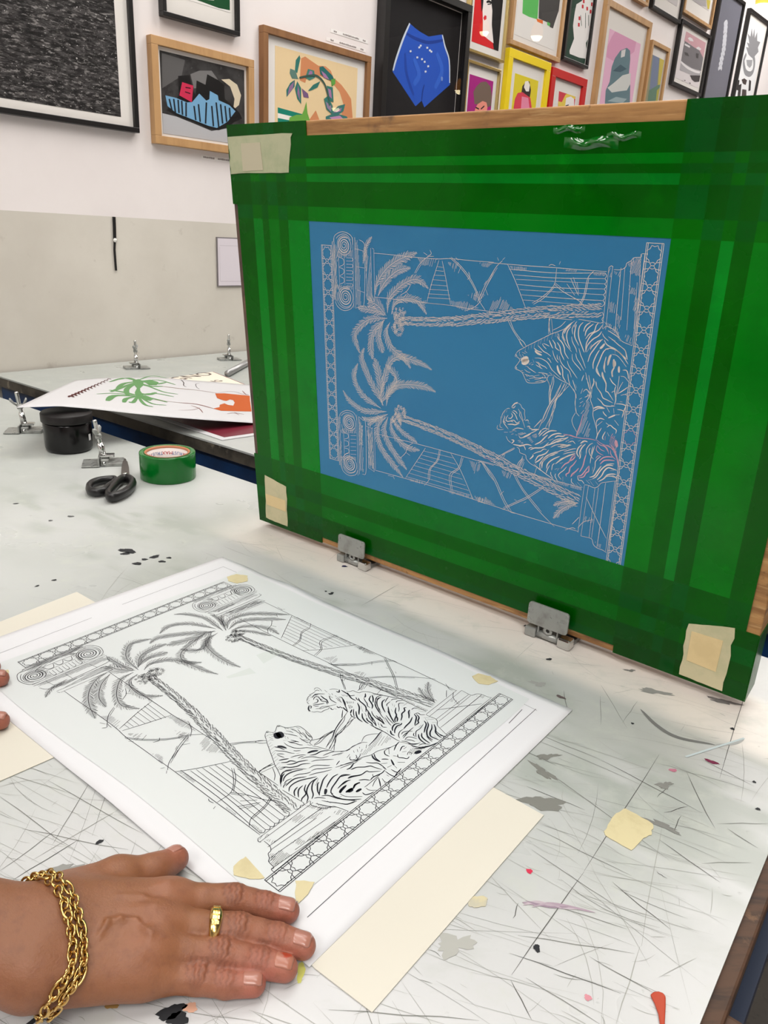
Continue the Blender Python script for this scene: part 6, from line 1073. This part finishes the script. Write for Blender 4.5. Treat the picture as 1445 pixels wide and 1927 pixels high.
# black strap on the dado
mb = MB().use(mat('black_strap', (16, 15, 16), .4))
st_pts = [(214.5, 408), (215.5, 430), (216, 452), (215.5, 470), (217, 490), (218.5, 509)]
P = [on_plane(x, y, W0 + WN * .004, WN) for x, y in st_pts]
for i in range(len(P) - 1):
    w = .0044 if i < 2 else .0028
    mb.frame_box(P[i], WD, (P[i + 1] - P[i]), WN, (-w, 0, -.002), (w, 1, .0012))
so_ = empty('hanging_strap', P[0]); tag(so_, 'thin black strap hanging on the grey lower part of the wall', 'strap')
mb.build('strap', parent=so_)
mb = MB(); mb.lathe(P[2] + WN * .002, WN, [(.0001, .004), (.005, .003), (.006, 0)], 14); mb.build('white_pin', mat('white_pin', (228, 226, 222), .4), so_)
# notice board beside the screen
Q0 = on_plane(408, 446, W0 + WN * .006, WN) - W0; Q1 = on_plane(411, 539.5, W0 + WN * .006, WN) - W0
ns, nz1, nz0 = Q0.dot(WD), Q0.z, Q1.z
nt_ = tag(empty('notice', wall(ns, nz0)), 'white notice in a thin grey frame on the lower wall, half hidden by the screen', 'notice')
NW = .125
mb = MB(); mb.frame_box(W0.copy(), WD, WN, Vector((0, 0, 1)), (ns, .0005, nz0), (ns + NW, .005, nz1)); mb.build('backing', mat('notice_grey', (120, 114, 116), .5), nt_)
mb = MB(); mb.frame_box(W0.copy(), WD, WN, Vector((0, 0, 1)), (ns + .0035, .0051, nz0 + .0035), (ns + NW - .0035, .0058, nz1 - .0035)); mb.build('sheet', mat('notice_white', (222, 214, 222), .5), nt_)
mb = MB().use(flat((168, 160, 166)))
for (a, b, c, d) in ((.010, NW - .01, nz1 - .0265, nz1 - .0258), (.010, NW - .01, nz0 + .0165, nz0 + .0172)):
    mb.frame_box(W0.copy(), WD, WN, Vector((0, 0, 1)), (ns + a, .0059, c), (ns + b, .0060, d))
for i in range(34):
    z = nz0 + .019 + i * (nz1 - nz0 - .048) / 34; mb.frame_box(W0.copy(), WD, WN, Vector((0, 0, 1)), (ns + .0095, .0059, z), (ns + .011, .0060, z + .0014))
mb.build('border_lines', parent=nt_)
# pendant bulbs
m_bulb = mat('bulb_glow', (255, 190, 90), .3, emit=1.5, ecol=(255, 150, 56))
m_fil = mat('bulb_filament', (255, 240, 200), .3, emit=26.0, ecol=(255, 236, 190))
def bulb(p, label):
    t = tag(empty('pendant_bulb', p), label, 'pendant lamp', 'pendant bulbs')
    mb = MB(); mb.lathe(p, (0, 0, 1), [(.0001, -.058), (.018, -.053), (.032, -.036), (.036, -.014), (.030, .012), (.018, .032), (.013, .045)], 28); mb.build('glass_bulb', m_bulb, t)
    mb = MB(); mb.lathe(p, (0, 0, 1), [(.0001, -.0590), (.0190, -.0540), (.0330, -.0362), (.0336, -.034), (.0001, -.052)], 20); mb.build('bright_tip', m_fil, t)
    mb = MB(); mb.lathe(p, (0, 0, 1), [(.0130, .0452), (.018, .050), (.018, .090), (.006, .098), (.0001, .098)], 20); mb.build('socket', m_fblack, t)
    mb = MB(); mb.tube([p + Vector((0, 0, .095)), Vector((p.x, p.y, CEIL))], .003, 8); mb.build('cable', m_fblack, t)
    return t
bp = on_plane(1438, -6, W0 + WN * .65, WN); bulb(bp, 'glowing amber pendant bulb hanging at the top right corner')
for (px, py), zt in (((632, 195), 2.25), ((857, 162), 2.4), ((912, 50), 2.7)):
    hit = on_plane(px, py, W0 + WN * .02, WN); d = ray(px, py).normalized(); d = d - WN * (2 * d.dot(WN))
    bulb(hit + d * ((zt - hit.z) / d.z), 'glowing pendant bulb behind the photographer, mirrored as a spot in the picture glass')
# ================================================================ the person: two bare forearms, right hand on the sheet
def A3(px, py, h): return np.array(at(px, py, h), np.float32)
RH = dict(
    wrist=A3(70, 1772, .030), mcp=[A3(318, 1696, .021), A3(292, 1742, .0235), A3(285, 1790, .0215), A3(262, 1838, .0165)],
    pip=[A3(440, 1694, .0150), A3(448, 1751, .0155), A3(415, 1796, .0150), A3(373, 1842, .0120)],
    dip=[A3(497, 1705, .0100), A3(521, 1766, .0100), A3(489, 1812, .0098), A3(425, 1852, .0090)],
    tip=[A3(541, 1714, .0085), A3(570, 1780, .0085), A3(536, 1822, .0084), A3(478, 1853, .0078)])
FR_ = [(.0108, .0098, .0088, .0078), (.0108, .0100, .0090, .0080), (.0102, .0096, .0086, .0078), (.0092, .0084, .0076, .0068)]
TH_PTS = [A3(130, 1690, .024), A3(222, 1652, .020), A3(290, 1640, .0145), A3(331, 1616, .0115)]
TH_R = [.0165, .0128, .0105, .0086]
def hand_sdf(P, H, fr, thp, thr, elbow, arm_r, detail=True):
    w = H['wrist']
    palm = None
    for i, mcp in enumerate(H['mcp']):
        a = w + (mcp - w) * .12
        side = (H['mcp'][3] - H['mcp'][0]); side = side / np.linalg.norm(side)
        a = a + side * (-.019, -.007, .006, .018)[i]
        c = capsule(P, a, mcp + (mcp - w) * .03, .0165, (.0128, .0132, .0126, .0116)[i])
        palm = c if palm is None else smin(palm, c, .014)
    fore = capsule(P, elbow, w + (w - elbow) * -.02, arm_r, .0235)
    side3 = np.array([side[0], side[1], 0]); side3 /= np.linalg.norm(side3)
    wr = smin(capsule(P, w - side3 * .0105, elbow - side3 * .012, .0195, arm_r * .82), capsule(P, w + side3 * .0105, elbow + side3 * .012, .0190, arm_r * .80), .02)
    palm = smin(palm, wr, .018)
    th = chain(P, thp, thr, .006)
    palm = smin(palm, th, .010)
    fing = None
    for i in range(4):
        pts = [H['mcp'][i], H['pip'][i], H['dip'][i], H['tip'][i]]; r = fr[i]
        mid = pts[0] * .5 + pts[1] * .5; mid2 = pts[1] * .5 + pts[2] * .5
        f = chain(P, [pts[0], mid, pts[1], mid2, pts[2], pts[3]], [r[0] * 1.02, r[0] * .93, r[1] * 1.02, r[1] * .90, r[2], r[3]], .002)
        if detail:
            for k, (j, nxt, amp) in enumerate(((pts[1], pts[0], 1.0), (pts[2], pts[1], .7))):
                ax = (j - nxt); ax = ax / np.linalg.norm(ax)
                q = P - j; s = q @ ax; rad = np.sqrt(np.maximum((q * q).sum(-1) - s * s, 0))
                top = np.clip((q[..., 2] - .002) / .006, 0, 1) * (rad < r[1] * 1.5)
                lat = q[..., 0] * -ax[1] + q[..., 1] * ax[0]; bow = 1.15 - .75 * np.clip(lat / r[1], -1, 1) ** 2
                gro = 0
                for off, wd2, a2 in ((-.0062, .0011, .5), (-.0030, .0012, .9), (.0004, .0012, 1.0), (.0038, .0011, .8)):
                    gro = gro + a2 * np.exp(-((s - off * bow + .0006 * np.sin(lat * 1400 + k)) / wd2) ** 2)
                f = f + amp * .0013 * gro * top
                f = f - amp * .0011 * np.exp(-(s / .0055) ** 2) * top
        fing = f if fing is None else smin(fing, f, .0016)
    d = smin(palm, fing, .0075)
    if detail:
        up = np.clip((P[..., 2] - (TABLE + .012)) / .01, 0, 1)
        for i in range(4):      # extensor tendons and knuckles
            m = H['mcp'][i]; a = w * .45 + m * .55
            ab = m - a; t = np.clip(((P - a) @ ab) / (ab @ ab), 0, 1); q = P - (a + t[..., None] * ab); q2 = q[..., 0] ** 2 + q[..., 1] ** 2
            d = d - .0011 * np.exp(-q2 / .0030 ** 2) * up * t
            q = P - m; q2 = q[..., 0] ** 2 + q[..., 1] ** 2
            d = d - .0018 * np.exp(-q2 / .0075 ** 2) * up
        for i in range(3):      # hollows between the knuckles
            m = (H['mcp'][i] + H['mcp'][i + 1]) / 2; m = m + (m - w) * -.05
            q = P - m; q2 = q[..., 0] ** 2 + q[..., 1] ** 2
            d = d + .0014 * np.exp(-q2 / .0060 ** 2) * up
        for pl, r_, a_ in (((( 205, 1752), (228, 1745), (258, 1742)), .0022, .0014), (((258, 1742), (285, 1766)), .0018, .0009), (((228, 1702), (270, 1696), (300, 1700)), .0020, .0007), (((190, 1775), (205, 1752)), .002, .0012)):
            V_ = [A3(x, y, .035) for x, y in pl]
            for k in range(len(V_) - 1):
                ab = (V_[k + 1] - V_[k])[:2]; q = P[..., :2] - V_[k][:2]; t = np.clip((q @ ab) / (ab @ ab), 0, 1); e = q - t[..., None] * ab
                d = d - a_ * np.exp(-(e ** 2).sum(-1) / r_ ** 2) * up
    return np.maximum(d, (TABLE + .0022) - P[..., 2])
r_elb = np.array([RH['wrist'][0] - .225, RH['wrist'][1] - .045, TABLE + .105], np.float32)
def sdf_r(P): return hand_sdf(P, RH, FR_, TH_PTS, TH_R, r_elb, .040)
xs = [p for k in ('mcp', 'pip', 'dip', 'tip') for p in RH[k]]
lo = (r_elb[0] - .01, min(p[1] for p in xs) - .10, TABLE - .002); hi = (max(p[0] for p in xs) + .015, max(p[1] for p in xs) + .06, TABLE + .15)
V1, F1 = surface_net(sdf_r, lo, hi, .00105)
# left hand, only two fingertips reach into the picture
f1, f2 = A3(1, 1357, .009), A3(1, 1277, .009)
dirl = np.array([.94, .34, 0], np.float32); sidel = np.array([.34, -.94, 0], np.float32)     # side: towards the thumb
sp_ = float(np.linalg.norm((f1 - f2)[:2]))
tips = [f1, f2, f2 - sidel * .023 - dirl * .010, f2 - sidel * .043 - dirl * .030]
LH = dict(wrist=f2 - dirl * .175 + sidel * .012 + np.array([0, 0, .024], np.float32), mcp=[], pip=[], dip=[], tip=[])
for i, t in enumerate(tips):
    L = (.094, .102, .095, .076)[i]; conv = (LH['wrist'] - t); conv[2] = 0; conv /= np.linalg.norm(conv); bk = conv * .75 - dirl * .25; bk /= np.linalg.norm(bk)
    t = t.copy(); t[2] = TABLE + .009
    LH['tip'].append(t); LH['dip'].append(t + bk * .019 + np.array([0, 0, .002], np.float32)); LH['pip'].append(t + bk * .045 + np.array([0, 0, .006], np.float32)); LH['mcp'].append(t + bk * L + np.array([0, 0, .013], np.float32))
l_elb = LH['wrist'] + np.array([-.235, -.05, .10], np.float32)
lt = [LH['wrist'] + sidel * .018 + dirl * .02, LH['wrist'] + sidel * .042 + dirl * .055 + np.array([0, 0, -.008], np.float32), LH['wrist'] + sidel * .056 + dirl * .085 + np.array([0, 0, -.016], np.float32), LH['wrist'] + sidel * .060 + dirl * .110 + np.array([0, 0, -.019], np.float32)]
def sdf_l(P): return hand_sdf(P, LH, FR_, lt, TH_R, l_elb, .040, False)
allp = np.array(LH['tip'] + LH['mcp'] + lt + [l_elb, LH['wrist']])
V2, F2 = surface_net(sdf_l, allp.min(0) - .05, allp.max(0) + .05, .0024)
# the rest of the body stands outside the picture at the long side of the table
shr = np.array([-.545, .135, 1.345], np.float32); shl = np.array([-.735, .445, 1.345], np.float32)
mid_ = (shr + shl) / 2; face = np.array([.853, .523, 0], np.float32); rgt = (shr - shl) / np.linalg.norm(shr - shl)
hipc = mid_ - face * .10; hipc[2] = .95
head_c = mid_ + face * .10 + np.array([0, 0, .235], np.float32)
def sdf_body(P):
    d = smin(capsule(P, shr, r_elb, .047, .040), capsule(P, shl, l_elb, .047, .040), .01)
    d = smin(d, capsule(P, mid_, head_c + np.array([0, 0, -.06], np.float32), .055, .052), .03)
    hd = capsule(P, head_c + np.array([0, 0, .03], np.float32), head_c + face * .02 + np.array([0, 0, -.055], np.float32), .082, .058)
    hd = smin(hd, capsule(P, head_c + face * .085 + np.array([0, 0, .005], np.float32), head_c + face * .100 + np.array([0, 0, -.025], np.float32), .007, .014), .012)
    for s in (-1, 1):
        e = head_c + rgt * (.080 * s) + np.array([0, 0, -.005], np.float32)
        hd = smin(hd, capsule(P, e + np.array([0, 0, .018], np.float32), e + np.array([0, 0, -.018], np.float32), .010, .007), .006)
        ey = head_c + face * .088 + rgt * (.030 * s) + np.array([0, 0, .012], np.float32)
        hd = np.maximum(hd, .011 - np.sqrt(((P - ey) ** 2).sum(-1)))
    mo = head_c + face * .085 + np.array([0, 0, -.052], np.float32)
    hd = smin(hd, capsule(P, mo - rgt * .018, mo + rgt * .018, .006, .006), .006)
    d = smin(d, hd, .02)
    return d
allp = np.array([r_elb, l_elb, shr, shl, head_c + [0, 0, .14], head_c + face * .12, mid_ - rgt * .1])
V3, F3 = surface_net(sdf_body, allp.min(0) - .08, allp.max(0) + .08, .006)
person = tag(empty('person', (float(hipc[0]), float(hipc[1]), 0)), 'person pressing the sheet flat with bare hands, wearing gold bracelet and ring', 'person')
base = Vector((float(hipc[0]), float(hipc[1]), 0))
me = bpy.data.meshes.new('body')
V = np.concatenate([V1, V2, V3]); F = np.concatenate([F1, F2 + len(V1), F3 + len(V1) + len(V2)])
me.from_pydata([tuple(p) for p in (V - np.array(base))], [], F.tolist())
m_skin = mat('skin', (158, 104, 76), .46, spec=.45, attr=True, sss=.12, noise=[((116, 72, 52), 140, .48, .66, .40, None), ((164, 110, 86), 40, .5, .7, .30, None)], bump=(700, None, .35, .0010))
# pigment: tanned back of the hand, pinker fingers and knuckles
pig = np.tile(np.array(lin((142, 92, 60))), (len(V), 1))
def blend(center, r, col, k):
    q = ((V - center) ** 2).sum(1); w = (k * np.exp(-q / r ** 2))[:, None]; pig[:] = pig * (1 - w) + np.array(lin(col)) * w
for H in (RH, LH):
    for i in range(4):
        for t in np.linspace(0, 1, 5): blend(H['pip'][i] * (1 - t) + H['tip'][i] * t, .013, (166, 104, 88), .22)
        blend(H['tip'][i], .012, (176, 98, 86), .75); blend(H['dip'][i] + np.array([0, 0, .006]), .006, (160, 90, 74), .45); blend(H['pip'][i] + np.array([0, 0, .008]), .007, (152, 88, 70), .45)
        blend(H['mcp'][i] + np.array([0, 0, .01]), .014, (154, 98, 74), .3)
blend(TH_PTS[3], .016, (170, 100, 86), .7); blend(RH['wrist'], .05, (128, 82, 56), .6); blend(r_elb, .15, (112, 70, 46), .8)
for H in (RH,):
    for i in range(4):
        for j, nx, a_ in ((H['pip'][i], H['mcp'][i], .5), (H['dip'][i], H['pip'][i], .4)):
            ax = (j - nx) / np.linalg.norm(j - nx); q = V - j; s_ = q @ ax; rad = np.sqrt(np.maximum((q * q).sum(1) - s_ * s_, 0)); tp_ = (rad < .0125) * np.clip((q[:, 2] - .001) / .006, 0, 1)
            lat_ = q[:, 0] * -ax[1] + q[:, 1] * ax[0]; bw_ = 1.15 - .75 * np.clip(lat_ / FR_[i][1], -1, 1) ** 2
            g_ = sum(np.exp(-((s_ - o * bw_ + .0006 * np.sin(lat_ * 1400 + (0 if j is H['pip'][i] else 1))) / .0008) ** 2) for o in (-.0062, -.0030, .0004, .0038)) * tp_ * a_
            g_ = np.clip(g_, 0, .8)[:, None]; pig[:] = pig * (1 - g_) + np.array(lin((96, 54, 40))) * g_
ca = me.color_attributes.new('pigment', 'FLOAT_COLOR', 'POINT'); ca.data.foreach_set('color', pig.astype(np.float32).ravel())
me.materials.append(m_skin); me.polygons.foreach_set('use_smooth', [True] * len(me.polygons)); me.update()
body = bpy.data.objects.new('body', me); COL.objects.link(body); body.parent = person
WLOC['body'] = base
sm_ = body.modifiers.new('soften', 'SMOOTH'); sm_.factor = .4; sm_.iterations = 1
# fingernails
m_nail = mat('fingernail', (172, 118, 102), .26, spec=.5, coat=.2)
m_nail_o = mat('fingernail_stained', (172, 112, 92), .28, spec=.5, noise=[((166, 52, 16), 120, .52, .60, .9, None)])
def nail(tip, dip, r, m, up=Vector((0, 0, 1)), sc=1.0):
    t = Vector(tip); ax = (t - Vector(dip)).normalized(); sd_ = ax.cross(up).normalized(); n = sd_.cross(ax)
    mb = MB()
    def f(s, q):
        a = (s - .5) * 1.9; l = (q - .60) * .0112 * sc
        wdt = r * .80 * (1 - .25 * max(0, (.18 - q) / .18) ** 2 - .30 * max(0, (q - .80) / .20) ** 2)
        hh = math.sqrt(max(0, r * r - max(l, 0) ** 2)) + .0003
        return t + ax * l + sd_ * (wdt * math.sin(a)) + n * (hh - (1 - math.cos(a)) * r * .62)
    mb.grid(f, 12, 12); o = mb.build('fingernail', m, person)
    so = o.modifiers.new('thickness', 'SOLIDIFY'); so.thickness = .0006; so.offset = 0
    return o
for i in range(4): nail(RH['tip'][i], RH['dip'][i], FR_[i][3], m_nail_o if i == 2 else m_nail)
nail(TH_PTS[3], TH_PTS[2], TH_R[3], m_nail, Vector((-.42, .1, .9)).normalized())
for i in range(4): nail(LH['tip'][i], LH['dip'][i], FR_[i][3], m_nail)
# gold chain bracelet
m_au = mat('gold', (216, 180, 112), .2, metal=1.0)
def to_skin(p, off, fn=sdf_r):
    p = np.array(p, np.float32)
    for _ in range(14):
        e = 1e-3; Q = np.stack([p] + [p + e * np.eye(3, dtype=np.float32)[k] for k in range(3)])[None, None]
        v = fn(Q)[0, 0]; g = (v[1:] - v[0]) / e; g /= np.linalg.norm(g) + 1e-9; p = p + g * (off - v[0]) * .8
    return Vector(p.tolist()), Vector(g.tolist())
br_px = [(38, 1668, .035), (62, 1667, .040), (88, 1674, .044), (112, 1688, .049), (132, 1708, .052), (146, 1732, .053), (154, 1758, .053), (156, 1786, .052), (152, 1814, .049), (142, 1840, .043), (122, 1862, .034), (98, 1874, .024), (76, 1876, .014)]
loop0 = [tuple(A3(*q)) for q in br_px]; path = smooth_line(loop0, 8)
A_ = np.array(path); cum = np.r_[0, np.cumsum(np.linalg.norm(np.diff(A_, axis=0), axis=1))]
brc = None; mbb = MB().use(m_au)
def link(c, ax, nrm, L, W, r):
    """one oval link lying along ax with face normal nrm"""
    sdv = nrm.cross(ax).normalized(); pts = []
    for k in range(16):
        a = 2 * PI * k / 16; pts.append(c + ax * (L * math.cos(a)) + sdv * (W * math.sin(a)))
    mbb.tube(pts, r, 6, closed=True, upv=nrm)
for row, shift in ((0, -.0029), (1, .0029)):
    n = int(cum[-1] / .0046)
    pos = []
    for i in range(n + 1):
        s = i / n * cum[-1]; pos.append(np.array([np.interp(s, cum, A_[:, k]) for k in range(3)]))
    for i in range(1, n):
        ax = Vector((pos[i + 1] - pos[i - 1]).tolist()).normalized()
        c, g = to_skin(pos[i], .0022)
        sdv = g.cross(ax).normalized(); c, g = to_skin(np.array(c + sdv * shift), .0022)
        ax = (ax - g * ax.dot(g)).normalized()
        big = (i + row * 3) % 6 == 0
        tilt = (.9 if i % 2 else -.9) * (0 if big else 1)
        nr = Matrix.Rotation(tilt, 3, ax) @ g
        link(c, ax, nr, .0054 if big else .0033, .0025, .00078)
bracelet = mbb.build('bracelet', parent=person)
tag(bracelet, 'gold double chain bracelet around the wrist')
# gold signet ring on the middle finger
pm, pp_ = RH['mcp'][1], RH['pip'][1]; rc = Vector((pm * .30 + pp_ * .70).tolist()); rx = Vector((pp_ - pm).tolist()).normalized(); rs = rx.cross(Vector((0, 0, 1))).normalized(); rn = rs.cross(rx)
mb = MB().use(m_au); rr = FR_[1][0] * .96 + .0007
vsr = []; K_ = 48
prof = lambda a: .0050 + .0026 * max(0, math.cos(a - PI / 2)) ** 2
for k in range(K_):
    a = 2 * PI * k / K_; c = rs * math.cos(a) + rn * math.sin(a); w = prof(a) / 2
    for (x, q) in ((-w, 0), (-w, .0012), (-w * .5, .0018), (w * .5, .0018), (w, .0012), (w, 0)):
        vsr.append(rc + c * (rr + q) + rx * x)
fsr = [(k * 6 + j, ((k + 1) % K_) * 6 + j, ((k + 1) % K_) * 6 + (j + 1) % 6, k * 6 + (j + 1) % 6) for k in range(K_) for j in range(6)]
mb.smooth = True; mb.add(vsr, fsr); mb.smooth = False
ring = mb.build('ring', parent=person); tag(ring, 'gold ring with square engraved face')
mb = MB().use(mat('ring_face', (236, 214, 150), .25, metal=1.0))
for (x, y) in [(i, j) for i in range(-1, 2) for j in range(-2, 3)]:
    a = PI / 2 + y * .22; c = rs * math.cos(a) + rn * math.sin(a); t_ = Vector((-1, -1, -1))
    ty = (rs * -math.sin(a) + rn * math.cos(a))
    mb.frame_box(rc + c * (rr + .0017) + rx * (x * .0015), rx, ty, c, (-.0006, -.0009, 0), (.0006, .0009, .0006))
mb.build('ring_face', parent=ring)
# clothes and hair (outside the picture)
def sdf_shirt(P):
    d = smin(capsule(P, shr, shr * .55 + r_elb * .45, .062, .058), capsule(P, shl, shl * .55 + l_elb * .45, .062, .058), .02)
    for s in (-1, 0, 1):
        c = capsule(P, mid_ + rgt * (.085 * s) + np.array([0, 0, -.04], np.float32), hipc + rgt * (.075 * s), .098, .090); d = smin(d, c, .05)
    d = smin(d, capsule(P, shr, shl, .060, .060), .04)
    return np.maximum(d, np.float32(.90) - P[..., 2])
def sdf_trs(P):
    d = None
    for s in (-1, 1):
        c = chain(P, [hipc + rgt * (.07 * s), hipc + rgt * (.09 * s) + np.array([0, 0, -.45], np.float32), np.array([hipc[0], hipc[1], .07], np.float32) + rgt * (.09 * s)], [.105, .075, .055], .02)
        d = c if d is None else smin(d, c, .02)
    return np.maximum(d, P[..., 2] - np.float32(.95))
def sdf_hair(P):
    d = capsule(P, head_c + np.array([0, 0, .038], np.float32) - face * .014, head_c + np.array([0, 0, -.05], np.float32) - face * .03, .089, .080)
    cutp = (P - head_c) @ face - np.float32(.035) - .3 * np.maximum(0, (P[..., 2] - head_c[2]) - .03)
    return np.maximum(d, cutp)
def sdf_shoe(P):
    d = None
    for s in (-1, 1):
        a = np.array([hipc[0], hipc[1], .042], np.float32) + rgt * (.09 * s); c = capsule(P, a - face * .05, a + face * .15, .044, .040); d = c if d is None else np.minimum(d, c)
    return np.maximum(d, np.float32(.002) - P[..., 2])
def garment(name, fn, pts, h, m):
    p = np.array(pts); Vg, Fg = surface_net(fn, p.min(0) - .13, p.max(0) + .13, h)
    me = bpy.data.meshes.new(name); me.from_pydata([tuple(q) for q in (Vg - np.array(base))], [], Fg.tolist()); me.materials.append(m)
    me.polygons.foreach_set('use_smooth', [True] * len(me.polygons)); o = bpy.data.objects.new(name, me); COL.objects.link(o); o.parent = person
garment('shirt', sdf_shirt, [shr, shl, hipc, r_elb, l_elb], .009, mat('shirt_cloth', (70, 74, 82), .9))
garment('trousers', sdf_trs, [hipc, hipc + [0, 0, -.9]], .010, mat('trouser_cloth', (40, 44, 56), .9))
garment('hair', sdf_hair, [head_c], .006, mat('hair', (38, 28, 22), .6))
garment('shoes', sdf_shoe, [[hipc[0], hipc[1], .04], [hipc[0] + .1, hipc[1] + .1, .05]], .006, mat('shoe_leather', (30, 28, 28), .6))
